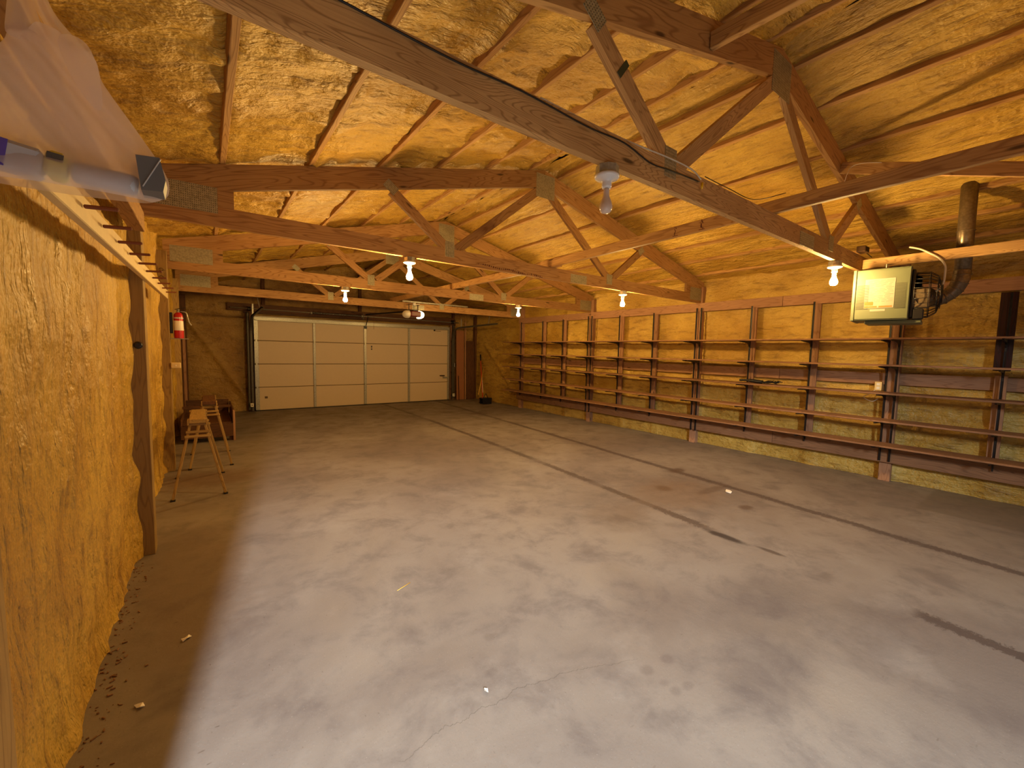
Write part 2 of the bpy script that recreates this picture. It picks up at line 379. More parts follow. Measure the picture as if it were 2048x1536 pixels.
def lathe(name, prof, mat, mw, parent=None, seg=24, label=None, smooth=True):
    vs = []; fs = []; n = len(prof)
    for r, z in prof:
        for k in range(seg): a = 2 * PI * k / seg; vs.append((r * math.cos(a), r * math.sin(a), z))
    for i in range(n - 1):
        for k in range(seg): fs.append([i * seg + k, i * seg + (k + 1) % seg, (i + 1) * seg + (k + 1) % seg, (i + 1) * seg + k])
    fs.append(list(range(seg))[::-1]); fs.append([(n - 1) * seg + k for k in range(seg)])
    o = link(name, mesh(name, vs, fs, smooth), M[mat] if isinstance(mat, str) else mat, label=label); place(o, mw, parent); return o
def merge(parts):
    vs = []; fs = []
    for v, f in parts:
        o = len(vs); vs += [tuple(p) for p in v]; fs += [[i + o for i in q] for q in f]
    return vs, fs
def moved(data, mw): return [mw @ Vector(v) for v in data[0]], data[1]
T = Matrix.Translation

# ------------------------------------------------------------------ the setting
XL, XR, YB, YN = -0.45, 6.72, 11.14, -0.25
XM = 3.19
def top(x): return 3.545 - 0.25 * abs(x - XM)
YK = [1.359 + 2.44 * k for k in range(4)]            # truss centre planes
POST_Y = [1.31, 3.80, 6.20, 8.64]

def grid(nu, nv, fn, skip=None):
    vs = [fn(i / nu, j / nv) for j in range(nv + 1) for i in range(nu + 1)]
    fs = []
    for j in range(nv):
        for i in range(nu):
            if skip and skip((i + .5) / nu, (j + .5) / nv): continue
            a = j * (nu + 1) + i; fs.append([a, a + 1, a + nu + 2, a + nu + 1])
    return vs, fs
N = lambda x, y, z: noise.noise(Vector((x, y, z)))
def ridged(x, y, z): return 1 - min(1, abs(N(x, y, z)) * 3.2)

PUR_L = [0.14, 0.73, 1.30, 1.86, 2.42, 2.98]
PUR_R = [3.40, 3.86, 4.43, 5.02, 5.50, 5.95, 6.42]
def ceil_h(x, y, left):
    ps = PUR_L if left else PUR_R
    d = min(abs(x - p) for p in ps)
    dt = min(abs(y - k) for k in YK)
    lip = 0.022 * math.exp(-((d - 0.045) / 0.035) ** 2) * (0.6 + 0.8 * N(x * 2, y * 3.1, 2)) if d > 0.01 else 0
    if left: body = 0.026 * N(x * 3.0, y * 5, 1) + 0.026 * ridged(x * 1.2, y * 3.6 + 0.4 * N(x * 2, y, 7), 5) ** 3 + 0.018 * N(x * 11, y * 11, 3)
    else: body = 0.016 * N(x * 2.2, y * 1.2, 1) + 0.026 * ridged(x * 5.5, y * 0.7 + 0.3 * N(x, y, 8), 5) ** 3 + 0.007 * N(x * 9, y * 9, 3)
    nearr = 0.02 * math.exp(-(dt / 0.10) ** 2) * (1 + N(x * 9, y * 9, 4))
    return top(x) + 0.052 - lip - body - nearr
def slope(name, x0, x1, left, mat):
    nu, nv = int(abs(x1 - x0) / 0.035), int((YB + 0.1 - YN + 0.1) / 0.045)
    def fn(u, v):
        x = x0 + (x1 - x0) * u; y = YN - 0.1 + (YB + 0.2 - YN) * v; return (x, y, ceil_h(x, y, left))
    vs, fs = grid(nu, nv, fn)
    return vs, [f[::-1] for f in fs]
a = slope('a', XL - 0.12, XM, True, None); b = slope('b', XM, XR + 0.12, False, None)
me = mesh('ceiling', *a, smooth=True); me.materials.append(M['foam_ceil_l'])
ceiling = link('ceiling', me); struct(ceiling)
me = mesh('ceiling_slope', *b, smooth=True); me.materials.append(M['foam_ceil_r'])
c2 = link('foam_slope', me, parent=ceiling)
# roof deck above the foam closes the shell
for s, (x0, x1) in ((0, (XL - 0.3, XM)), (1, (XM, XR + 0.3))):
    pts = [(x0, top(x0) + 0.14), (x1, top(x1) + 0.14), (x1, top(x1) + 0.20), (x0, top(x0) + 0.20)]
    prism('roof_deck', pts, YN - 0.2, YB + 0.3, 'darkwood', ceiling, (x1 - x0, top(x1) - top(x0)))
for p in PUR_L + PUR_R:
    sgn = 1 if p < XM else -1
    nrm = Vector((-0.25 * sgn, 0, 1)).normalized()
    c = Vector((p, 0, top(p) + 0.003)) + nrm * 0.045
    board('purlin', (c.x, YN - 0.05, c.z), (c.x, YB + 0.05, c.z), 0.038, 0.089, 'wood', ceiling, nrm)

# floor, and unseen outside ground added to bounce daylight in
vs, fs = grid(4, 6, lambda u, v: (XL - 0.1 + (XR - XL + 0.25) * u, YN + (YB + 0.15 - YN) * v, 0))
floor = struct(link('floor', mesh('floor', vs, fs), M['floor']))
bounce_obj = struct(link('bounce_ground', mesh('bounce_ground', [(-9, -14, -.02), (14, -14, -.02), (14, YN, -.02), (-9, YN, -.02)], [[0, 1, 2, 3]]), plain('bounce_ground_concrete', (168, 160, 150), 0.8)))

# left foam wall
def left_x(y, z):
    d = min(abs(y - (p + 0.0)) for p in POST_Y)
    x = XL + 0.020 * N(y * 1.3, z * 0.9, 1) + 0.018 * ridged(y * 3.4 + 0.5 * N(y, z * 1.5, 4), z * 0.35, 2) ** 3 + 0.008 * N(y * 10, z * 10, 3) + 0.014 * N(y * 3.5, z * 3.5, 9)
    x += (0.055 if y > 2 else 0.0) * math.exp(-(max(0, d - 0.05) / 0.075) ** 2) * (0.75 + 0.5 * N(y * 2, z * 5, 6))
    if z < 0.12: x += 0.02 * (1 - z / 0.12)
    if y < 0.9: x = min(x, XL - 0.012)
    return x
vs, fs = grid(int(11.4 / 0.04), int(2.8 / 0.04), lambda u, v: (left_x(YN + (YB + .1 - YN) * u, 2.8 * v), YN + (YB + .1 - YN) * u, 2.8 * v))
wl = struct(link('wall_left', mesh('wall_left', vs, fs, True), M['foam_left']))
# right foam wall, sprayed in horizontal passes
STUD_Y = [0.47, 2.13, 2.93, 4.61, 5.38, 7.0, 7.71]
def right_x(y, z):
    d = min(min(abs(y - p) for p in POST_Y), min(abs(y - p) for p in STUD_Y) + 0.02)
    x = XR - 0.012 * N(y * 1.3, z * 1.6, 11) - 0.012 * ridged(y * 0.5, z * 4.5 + 0.4 * N(y, z, 4), 12) ** 3 - 0.005 * N(y * 10, z * 10, 3)
    x -= 0.03 * math.exp(-(max(0, d - 0.05) / 0.06) ** 2) * (0.8 + 0.5 * N(y * 2, z * 5, 6))
    if 0.15 < z < 1.7: # let-in diagonal brace lumps
        for y0, z0, y1, z1 in ((0.0, 1.15, 1.15, 0.35), (10.6, 1.75, 8.9, 0.3)):
            t = max(0, min(1, ((y - y0) * (y1 - y0) + (z - z0) * (z1 - z0)) / ((y1 - y0) ** 2 + (z1 - z0) ** 2)))
            dd = math.hypot(y - y0 - t * (y1 - y0), z - z0 - t * (z1 - z0)); x -= 0.035 * math.exp(-(dd / 0.06) ** 2)
    return x
vs, fs = grid(int(11.4 / 0.045), int(2.8 / 0.04), lambda u, v: (right_x(YN + (YB + .1 - YN) * u, 2.8 * v), YN + (YB + .1 - YN) * u, 2.8 * v))
wr = struct(link('wall_right', mesh('wall_right', vs, [f[::-1] for f in fs], True), M['foam_right']))
# back wall around the garage door
DX0, DX1, DZ = 0.86, 5.80, 2.14
def back_y(x, z):
    y = YB - 0.012 * N(x * 1.5, z * 1.5, 21) - 0.01 * ridged(x * 0.8, z * 4, 22) ** 3 - 0.005 * N(x * 9, z * 9, 3)
    for x0, z0, x1, z1 in ((-0.25, 1.95, 0.75, 0.25),):
        t = max(0, min(1, ((x - x0) * (x1 - x0) + (z - z0) * (z1 - z0)) / ((x1 - x0) ** 2 + (z1 - z0) ** 2)))
        dd = math.hypot(x - x0 - t * (x1 - x0), z - z0 - t * (z1 - z0)); y -= 0.05 * math.exp(-(dd / 0.055) ** 2)
    return y
WB = XR + 0.12 - (XL - 0.05)
def skip(u, v):
    x = XL - 0.05 + WB * u; z = 3.75 * v; return DX0 - 0.02 < x < DX1 + 0.02 and z < DZ + 0.02
vs, fs = grid(int(WB / 0.045), int(3.75 / 0.045), lambda u, v: (XL - 0.05 + WB * u, back_y(XL - 0.05 + WB * u, 3.75 * v), 3.75 * v), skip)
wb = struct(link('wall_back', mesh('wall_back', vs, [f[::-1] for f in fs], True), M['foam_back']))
# unseen near wall, its jamb and low header placed to cut the daylight
me = mesh('wall_front', *merge([moved(cbox(1.6, 0.14, 3.9, .004), T((-0.457 - 0.8, YN - 0.07, 1.95))), moved(cbox(0.8, 0.14, 3.9, .004), T((6.4 + .4, YN - 0.07, 1.95))), moved(cbox(6.90, 0.138, 1.88, .004), T((2.98, YN - 0.07, 2.0 + 0.94)))]))
wf = struct(link('wall_front', me, M['foam_left']))

# posts, girts and studs are pieces of the walls
for k, y in enumerate(POST_Y):
    abox('post', (XR + 0.02 - 0.13, y - 0.055, 0), (XR + 0.02, y + 0.055, 2.60), 'post', wr, axis=2)
    if k == 0: abox('post', (XL - 0.02, y - 0.10, 0), (-0.368, y + 0.035, 2.40), 'postdirty', wl, axis=2)
    else: abox('post', (XL - 0.02, y - 0.05, 0), (-0.325, y + 0.08, 2.52), 'postdirty', wl, axis=2)
abox('post', (XL - 0.02, YB - 0.14, 0), (-0.31, YB - 0.02, 2.5), 'darkwood', wl, axis=2)
segs = [YN, 2.55, 6.2, 8.72]
for a_, b_ in zip(segs[:-1], segs[1:]):
    abox('girt', (6.595, a_ + .002, 2.195), (6.633, b_ - .002, 2.335), 'post', wr)
    abox('girt', (6.655, a_ + .002, 1.17), (6.69, b_ - .002, 1.31), 'post', wr)
    abox('girt', (6.560, a_ + .002, 0.235), (6.590, b_ - .002, 0.425), 'shelfwood', wr)
for y in STUD_Y:
    if y < 1: abox('stud', (6.60, y - .045, 0.42), (6.64, y + .045, 1.33), 'post', wr, axis=2); abox('stud', (6.565, y - .06, 1.38), (6.60, y + .06, 2.18), 'blackwood', wr, axis=2)
    else: abox('stud', (6.60, y - .045, 0.42), (6.64, y + .045, 2.20), 'post', wr, axis=2)
abox('door_light_block', (0.5, YB + .06, 0), (6.2, YB + .10, 2.5), 'doorwhite', wb, axis=0)  # added unseen panel, stops sky light leaking round the door
# header and jamb lumber round the garage door
abox('header_board', (0.70, YB - .10, 2.20), (6.0, YB - .055, 2.36), 'darkwood', wb)
abox('header_board', (0.40, YB - .14, 2.245), (5.9, YB - .10, 2.41), 'darkwood', wb)
abox('jamb', (0.74, YB - .12, 0), (0.86, YB - .05, 2.2), 'darkwood', wb, axis=2)
abox('jamb', (5.82, YB - .12, 0), (5.95, YB - .05, 2.2), 'post', wb, axis=2)
abox('cripple', (1.05, YB - .10, 2.41), (1.12, YB - .03, 3.0), 'darkwood', wb, axis=2)
abox('cripple', (3.2, YB - .10, 2.41), (3.27, YB - .03, 3.4), 'darkwood', wb, axis=2)
abox('cripple', (5.9, YB - .10, 2.36), (5.97, YB - .03, 2.8), 'darkwood', wb, axis=2)
abox('post', (6.69 - .04, YB - .14, 0), (6.72, YB - .03, 2.5), 'darkwood', wr, axis=2)
# plank header fixed to the posts of the left wall
abox('header_beam', (-0.375, 1.35, 2.205), (-0.30, 3.70, 2.33), 'wood', wl)

# ------------------------------------------------------------------ garage door
door = struct(thing('door_1', '', '', ((DX0 + DX1) / 2, 11.0, 0)))
del door['label'], door['category']
DW0, DW1 = 0.884, 5.763; sh = 2.12 / 4
for i in range(4):
    z0 = 0.01 + i * sh
    dp = abox('door_panel', (DW0, 10.985, z0 + .006), (DW1, 11.03, z0 + sh - .006), 'doorwhite', door, b=.006, axis=0)
    for xs, ww in ((DW0 + .035, .085), (2.12, .055), (3.33, .065), (4.52, .055), (DW1 - .03, .06)):
        abox('door_stile', (xs - ww / 2, 10.955, z0 + .014), (xs + ww / 2, 10.984, z0 + sh - .014), 'steel', dp, b=.004, axis=2)
    if i:
        abox('door_seam', (DW0, 11.0, z0 - .007), (DW1, 11.02, z0 + .007), 'seam', door, axis=0)
        for xs in (DW0 + .035, 2.12, 3.33, 4.52, DW1 - .03): abox('hinge', (xs - .02, 10.945, z0 - .035), (xs + .02, 10.954, z0 + .035), 'steel', door, axis=2)
vs = []; 
strut = merge([moved(cbox(4.86, .012, .075, .002), T((0, 0, 0))), moved(cbox(4.86, .045, .010, .002), T((0, -.022, .037))), moved(cbox(4.86, .045, .010, .002), T((0, -.022, -.037)))])
o = link('door_strut', mesh('strut', *strut), M['steel']); place(o, T(((DW0 + DW1) / 2, 10.945, 2.09)), door)
abox('bottom_seal', (DW0, 10.98, 0.0), (DW1, 11.03, 0.018), 'black', door, axis=0)
abox('door_handle', (5.45, 10.93, .72), (5.60, 10.955, .745), 'hook', door)
abox('door_latch', (5.55, 10.93, .66), (5.72, 10.96, .70), 'steel', door)
lv = merge([moved(cbox(.05, .003, .05, .001), T((0, 0, 0))), moved(cbox(.17, .003, .010, .001), T((.12, 0, -.018)))])
o = link('door_emblem', mesh('emblem', *lv), M['black']); place(o, T((5.29, 10.982, 2.03)), door)
lv = merge([moved(cbox(.035, .003, .05, .001), T((0, 0, .032))), moved(cbox(.035, .003, .04, .001), T((0, 0, -.032)))])
o = link('warning_sticker', mesh('sticker', *lv), M['ink']); place(o, T((3.50, 10.982, 1.49)), door)
abox('rust_mark', (1.06, 10.982, .28), (1.12, 10.984, .33), 'seam', door, axis=0)

def ctrack(name, x, side, label):
    t = thing(name, label, 'door track', (x, 10.9, 0))
    path = [(x, 10.92, 0.02), (x, 10.92, 1.75)]
    for i in range(1, 8):
        a = i / 8 * PI / 2; path.append((x, 10.92 - .36 * (1 - math.cos(a)), 1.75 + .36 * math.sin(a)))
    path += [(x, 10.5, 2.115), (x, 8.55, 2.15)]
    vs = []; fs = []
    prof = [(-.018, -.02), (.018, -.02), (.018, .02), (-.018, .02)]
    P = [Vector(p) for p in path]
    for i, p in enumerate(P):
        tg = (P[min(i + 1, len(P) - 1)] - P[max(i - 1, 0)]).normalized(); u = Vector((1, 0, 0)); v = tg.cross(u)
        for q in prof: vs.append(p + u * q[0] + v * q[1] - Vector((x, 10.9, 0)))
    for i in range(len(P) - 1):
        for k in (0, 2, 3) if side > 0 else (0, 1, 2):
            fs.append([i * 4 + k, i * 4 + (k + 1) % 4, (i + 1) * 4 + (k + 1) % 4, (i + 1) * 4 + k])
    o = link('rail', mesh('rail', vs, fs), M['tracksteel'])
    sol = o.modifiers.new('s', 'SOLIDIFY'); sol.thickness = 0.003
    place(o, T((x, 10.9, 0)), t)
    abox('wall_angle', (x + side * .03, 10.93, .05), (x + side * .085, 11.0, 2.2), 'tracksteel', t, axis=2)
    board('hanger', (x, 9.0, 2.17), (x + side * .05, 9.0, 2.45), .03, .004, 'steel', t)
    board('hanger_brace', (x, 10.4, 2.14), (x, 10.4, 2.36), .03, .004, 'steel', t)
    for z in (.3, .8, 1.3, 1.7): abox('track_bracket', (x - .02, 10.94, z), (x + side * .09, 10.965, z + .05), 'hook', t, axis=0)
ctrack('door_track', DW0 - .06, -1, 'galvanized steel door track beside the extinguisher side of the garage door')
ctrack('door_track', DW1 + .07, 1, 'galvanized steel door track beside the tall leaning planks')
t = thing('torsion_bar', 'dark steel torsion bar and spring above the garage door', 'torsion spring', (3.3, 10.93, 2.28))
tube('shaft', [(0.45, 10.93, 2.30), (6.05, 10.93, 2.28)], .0125, 'steel', t)
coil = []
for i in range(0, 34 * 8 + 1): a = i * PI / 4; coil.append((2.08 + i * 1.15 / (34 * 8), 10.93 + .024 * math.cos(a), 2.29 + .024 * math.sin(a)))
tube('spring', coil, .0075, 'black', t, 5)
for xx in (2.06, 3.25): lathe('winding_cone', [(.0, -.02), (.032, -.02), (.034, .0), (.024, .02), (.0, .02)], 'steel', T((xx, 10.93, 2.29)) @ Matrix.Rotation(PI / 2, 4, 'Y'), t, 12)
for xx in (0.80, 5.84): lathe('cable_drum', [(.0, -.025), (.06, -.025), (.045, -.01), (.045, .02), (.06, .025), (.0, .025)], 'black', T((xx, 10.93, 2.29)) @ Matrix.Rotation(PI / 2, 4, 'Y'), t, 16)
abox('bearing_plate', (3.28, 10.93, 2.22), (3.285, 11.0, 2.36), 'steel', t)
for nm, x, lb in (('photo_eye', .80, 'small photo eye on the track at the extinguisher side of the door'), ('photo_eye', 5.86, 'small photo eye low on the track beside the leaning planks')):
    t = thing(nm, lb, 'sensor', (x, 10.86, .15)); abox('eye_housing', (x - .03, 10.84, .12), (x + .03, 10.88, .20), 'white', t); lathe('eye_lens', [(.012, 0), (.012, .006), (.0, .008)], 'black', T((x, 10.84, .16)) @ Matrix.Rotation(PI / 2, 4, 'X'), t, 10); abox('eye_bracket', (x - .05, 10.88, .13), (x + .05, 10.885, .17), 'hook', t)

# ------------------------------------------------------------------ trusses
def truss(k, yc, label):
    t = thing('roof_truss', label, 'roof truss', (XM, yc, 2.335), group='roof trusses')
    y0, y1 = yc - .019, yc + .019; wm = 'wood_near' if k == 0 else 'wood'
    sp = 3.83 if k == 0 else 3.78
    xa, xb = -0.36, 6.74
    prism('bottom_chord', [(xa, 2.335), (sp, 2.335), (sp, 2.475), (xa, 2.475)], y0, y1, wm, t, (1, 0))
    prism('bottom_chord', [(sp + .002, 2.335), (xb, 2.335), (xb, 2.475), (sp + .002, 2.475)], y0, y1, wm, t, (1, 0))
    tb = lambda x: top(x) - 0.185
    prism('top_chord', [(xa, tb(xa)), (XM - .001, tb(XM)), (XM - .001, top(XM)), (xa, top(xa))], y0, y1, 'wood', t, (1, .25))
    prism('top_chord', [(XM + .001, tb(XM)), (xb, tb(xb)), (xb, top(xb)), (XM + .001, top(XM))], y0, y1, 'wood', t, (1, -.25))
    prism('heel_block', [(xa, 2.476), (.2, 2.476), (.2, tb(.2) - .001), (xa, max(2.478, tb(xa) - .001))], y0, y1, 'wood', t, (1, 0))
    prism('heel_block', [(2 * XM - .2, 2.476), (xb, 2.476), (xb, max(2.478, tb(xb) - .001)), (2 * XM - .2, tb(.2) - .001)], y0, y1, 'wood', t, (1, 0))
    yi0, yi1 = y0 + .001, y1 - .001
    def web(ax, az, bx, bz, w=.089):
        d = Vector((bx - ax, bz - az)).normalized(); n = Vector((-d.y, d.x)) * w / 2
        prism('web', [(ax - n.x, az - n.y), (bx - n.x, bz - n.y), (bx + n.x, bz + n.y), (ax + n.x, az + n.y)], yi0, yi1, wm if k == 0 else 'wood', t, (d.x, d.y))
    for s in (1, -1):
        mx = lambda x: x if s > 0 else 2 * XM - x
        web(mx(1.955), 2.48, mx(1.395), 2.90)
        web(mx(2.06), 2.48, mx(3.10), 3.30)
    def plate(cx, cz, w, h, ang=0.0, front=True):
        o = link('gusset_plate', boxmesh(w, .0025, h, 'plate', .0006)); place(o, T((cx, y0 - .0015, cz)) @ Matrix.Rotation(-ang, 4, 'Y'), t)
    plate(3.20, 3.365, .275, .26)
    plate(1.98, 2.47, .10, .15); plate(4.35, 2.455, .11, .13)
    plate(sp, 2.39, .28, .105)
    for s in (1, -1): plate(XM - s * (XM - 1.385), 2.925, .12, .085, s * -math.atan2(.42, .56))
    plate(-.10, 2.515, .40, .18); plate(6.48, 2.47, .38, .2)
    if k == 0:
        o = link('strap', boxmesh(.03, .003, .095, 'greentag', .0006)); place(o, T((1.58, y0 - .002, 2.775)) @ Matrix.Rotation(math.atan2(.42, .56), 4, 'Y'), t)
    return t
names = ['closest roof truss, its grey chord crossing overhead with a black cable stapled along it',
         'second roof truss from the camera, resting over the thick foamed post with the round hole',
         'third roof truss from the camera, above the wall-mounted fire extinguisher',
         'last roof truss before the garage door, behind the opener']
trusses = [truss(k, YK[k], names[k]) for k in range(4)]

# longitudinal braces
def tboard(name, label, p0, p1, w, h, mat='wood', up=(0, 0, 1), cat='brace'):
    o = board(name, p0, p1, w, h, mat, None, up); tag(o, label, cat, 'loose braces across the trusses'); return o
tboard('truss_brace', 'long pine brace lying across the chords from overhead to the second truss', (3.20, -.1, 2.521), (3.33, 3.97, 2.521), .038, .09)
tboard('truss_brace', 'pine brace spliced beside the long one, running on toward the garage door', (3.385, 3.68, 2.521), (3.25, 8.9, 2.521), .038, .09)
tboard('heater_support', 'pale board with angled end carrying the heater', (5.24, 1.335, 2.395), (5.22, -.15, 2.395), .038, .089, 'wood_near')
tboard('diagonal_brace', 'brown diagonal brace behind the overhead brace, rising to the closest truss', (4.44, 1.336, 3.10), (4.06, -.15, 2.50), .038, .089)
tboard('blocking_board', 'short board under the roof purlins at the frame top, before the closest truss', (2.30, 1.335, 3.20), (2.38, -.1, 3.20), .038, .089)

M['stampink'] = plain('stamp_ink', (86, 28, 18), .7, var=.2)
bro = bpy.data.objects['truss_brace']
for yy in (2.12, 1.88):
    parts = [moved(cbox(.006, .0012, random.uniform(.008, .02), .0003), T((random.uniform(-.010, .010), 0, -.03 + i * .0085))) for i in range(8)] + [moved(cbox(.05, .0012, .005, .0003), T((0, 0, -.040)))]
    o = link('ink_stamp', mesh('ink', *merge(parts)), M['stampink']); xf = 3.20 + .13 * (yy + .1) / 4.07 - .0200
    place(o, T((xf, yy, 2.525)) @ Matrix.Rotation(-PI / 2, 4, 'Z'), bro)
parts = []
for i in range(34):
    xx = 2.32 + i * .026; parts.append(moved(cbox(random.uniform(.008, .02), .0012, random.uniform(.006, .022), .0003), T((xx - 2.75, 0, .018 * math.sin(i * .5) * .3 + (.03 - .0009 * i)))))
o = link('ink_stamp', mesh('ink', *merge(parts)), M['stampink']); place(o, T((2.75, YK[1] - .0197, 2.345)), trusses[1])

# ------------------------------------------------------------------ bulbs
def fixture(x, y, lit, label, dx=0.0):
    t = thing('light_fixture', label, 'light bulb', (x, y, 2.335), group='bare bulbs under the trusses')
    lathe('junction_box', [(.0, 0), (.052, 0), (.052, -.038), (.0, -.038)][::-1], 'steel', T((x, y, 2.334)), t, 8, smooth=False)
    lathe('lamp_holder', [(.0, -.098), (.020, -.098), (.023, -.09), (.022, -.075), (.026, -.066), (.052, -.056), (.057, -.050), (.057, -.040), (.0, -.039)], 'porcelain', T((x, y, 2.335)), t, 28)
    prof = [(.0, -.212), (.010, -.211), (.020, -.207), (.027, -.199), (.030, -.188), (.0295, -.176), (.026, -.162), (.020, -.148), (.0155, -.136), (.0140, -.122), (.0138, -.110), (.013, -.100), (.0, -.099)]
    b = lathe('bulb', prof, M['bulb_lit'] if lit else M['frosted'], T((x, y, 2.335)), t, 16)
    if lit: b['label'] = 'glowing clear bulb'
    return t
yb = [k for k in YK]
fixture(1.52, yb[0], False, 'unlit frosted bulb in a porcelain holder under the closest truss')
fixture(4.55, yb[0], True, 'glowing bare bulb next to the heater')
fixture(1.57, yb[1], True, 'glowing bare bulb under the second truss, over the open floor')
fixture(4.66, yb[1], True, 'glowing bare bulb under the second truss, toward the shelves')
fixture(1.62, yb[2], True, 'glowing bare bulb under the third truss, in front of the garage door')
fixture(4.70, yb[2], True, 'glowing bare bulb under the third truss, toward the far shelf end')

# ------------------------------------------------------------------ wall shelving
SZ = [0.46, 0.748, 1.070, 1.395, 1.700]
sn = ['lowest', 'second lowest', 'middle', 'second highest', 'topmost']
for z, s in zip(SZ, sn):
    o = abox('wall_shelf', (6.245, YN + .02, z), (6.553, 8.95, z + .02), 'shelfwood'); tag(o, '%s of the five long brown plank shelves along the foam wall' % s, 'shelf', 'long wall shelves')
def bracket_data():
    pts = [(0, 0), (-.33, 0), (-.345, -.006), (-.33, -.014), (-.08, -.030), (-.030, -.050), (-.012, -.085), (-.010, -.12), (0, -.12)]
    vs = [(p[0], y, p[1]) for y in (-.007, .007) for p in pts]; n = len(pts)
    fs = [list(range(n)), [n + i for i in range(n)][::-1]] + [[i + n, (i + 1) % n + n, (i + 1) % n, i] for i in range(n)]
    return vs, fs
bme = mesh('bracket', *bracket_data()); bme.materials.append(M['black'])
STD = [(0.455, .42, 2.17, 'black shelf standard nearest the camera, over the dark stained board'),
       (1.267, .25, 2.20, 'black shelf standard on the post under the heater, side facing the camera'),
       (1.356, .25, 2.20, 'black shelf standard on the post under the heater, far side'),
       (2.149, .37, 2.22, 'black shelf standard just beyond the outlet'),
       (2.936, .37, 2.22, 'black shelf standard at the thick end of the black rag'),
       (3.721, .22, 2.25, 'black shelf standard on the second truss post, near side'),
       (3.799, .22, 2.25, 'black shelf standard on the second truss post, far side'),
       (4.62, .37, 2.22, 'first black shelf standard past the second truss post'),
       (5.39, .37, 2.22, 'second black shelf standard past the second truss post'),
       (6.122, .22, 2.25, 'black shelf standard on the third truss post, near side'),
       (6.222, .22, 2.25, 'black shelf standard on the third truss post, far side'),
       (7.0, .37, 2.22, 'first black shelf standard past the third truss post'),
       (7.71, .37, 2.22, 'second black shelf standard past the third truss post'),
       (8.547, .37, 2.22, 'last black shelf standard, at the broom end of the shelves')]
for y, z0, z1, lb in STD:
    x0 = 6.560 if y > 1 else 6.545
    t = thing('shelf_standard', lb, 'shelf bracket', (x0, y, z0), group='black slotted shelf standards')
    parts = [moved(cbox(.004, .018, z1 - z0, .001), T((0, 0, (z0 + z1) / 2))), moved(cbox(.014, .003, z1 - z0, .0008), T((-.006, .0085, (z0 + z1) / 2))), moved(cbox(.014, .003, z1 - z0, .0008), T((-.006, -.0085, (z0 + z1) / 2)))]
    o = link('slotted_rail', mesh('rail', *merge(parts)), M['black']); place(o, T((x0 - .003, y, 0)), t)
    for z in SZ:
        if z < z0 - .02 and z0 > .4: continue
        b = link('bracket', bme); place(b, T((x0 - .014, y, z - .0005)), t)
t = thing('wall_outlet', 'pale duplex outlet box on the foam wall behind the middle shelf', 'outlet', (6.66, 1.44, 1.15))
abox('outlet_box', (6.60, 1.40, 1.095), (6.68, 1.47, 1.20), 'fascia', t, .004, axis=2)
for dz in (-.022, .022): abox('socket_face', (6.597, 1.42, 1.148 + dz - .014), (6.60, 1.45, 1.148 + dz + .014), 'white', t, .001, axis=2)
tube('outlet_cord', spline([(6.60, 1.46, 1.10), (6.55, 1.50, 1.05), (6.58, 1.56, 1.0), (6.55, 1.47, .96), (6.6, 1.42, 1.0)]), .004, 'cable_white', t, 6)
# black scraper brush lying on the middle shelf
t = thing('hand_brush', 'black brush with ragged bristles lying on the middle shelf', 'brush', (6.38, 2.7, 1.09))
tube('brush_handle', spline([(6.36, 2.96, 1.125), (6.36, 2.86, 1.13), (6.37, 2.74, 1.12), (6.38, 2.66, 1.115)]), [.016] * 8 + [.024] * 11, 'blackplastic', t, 8)
parts = []
for i in range(70):
    y0 = random.uniform(2.48, 2.72); a = random.uniform(-.5, .5)
    parts.append(tube_data([(6.38 + random.uniform(-.015, .015), y0, 1.112), (6.38 + random.uniform(-.05, .03), y0 - random.uniform(.03, .09), random.uniform(1.094, 1.15))], .003, 4))
o = link('bristles', mesh('bristles', *merge([([Vector(v) - Vector((6.38, 2.6, 1.1)) for v in p[0]], p[1]) for p in parts])), M['bristle']); o['kind'] = 'stuff'; place(o, T((6.38, 2.6, 1.1)), t)

# ------------------------------------------------------------------ unit heater, flue
A = Vector((.132, -.991, 0))      # along the visible side, away from the camera
HT = Vector((4.880, 1.306, 0)); HW, HD, Z0, Z1 = .398, .37, 1.826, 2.286
t = thing('unit_heater', 'grey-green gas unit heater hanging under the roof', 'heater', (HT.x, HT.y, Z0), math.atan2(A.y, A.x))
hr = Matrix.Translation((HT.x, HT.y, 0)) @ Matrix.Rotation(math.atan2(A.y, A.x), 4, 'Z')   # x along side, y away (left-handed? y = rotated +90)
def hb(name, lo, hi, mat, b=.003, label=None, par=None):
    lo, hi = Vector(lo), Vector(hi); c = (lo + hi) / 2; d = hi - lo
    o = link(name, boxmesh(d.x, d.y, d.z, mat, b), label=label); place(o, hr @ T(c), par or t); return o
hb('casing', (0.025, 0.006, Z0), (HW - .004, HD, Z1), 'heater', .006)
hb('side_panel', (0.028, 0.0, Z0 + .012), (HW - .01, .006, Z1 - .012), 'heater', .002)
hb('front_flange', (0.0, -.004, Z0 - .002), (.024, HD, Z1 + .002), 'heater', .004)
hb('bottom_pan', (0.10, .04, Z0 - .03), (HW + .08, HD - .03, Z0 - .001), 'heater', .004)
for x0, x1 in ((.032, .12), (.300, .368)):
    parts = [moved(cbox(x1 - x0, .003, .0055, .0005), T(((x0 + x1) / 2, -.0022, 1.93 + i * .0112))) for i in range(20)]
    o = link('vent_slots', mesh('slots', *merge(parts)), M['slotdark']); o['kind'] = 'stuff'; place(o, hr, t)
rl = hb('rating_label', (.090, -.003, 1.934), (.295, -.0005, 2.195), 'labelpaper', .0005, 'white printed label with orange blocks')
hb('small_label', (.135, -.003, 1.905), (.239, -.0005, 1.925), 'labelpaper', .0005)
parts = []
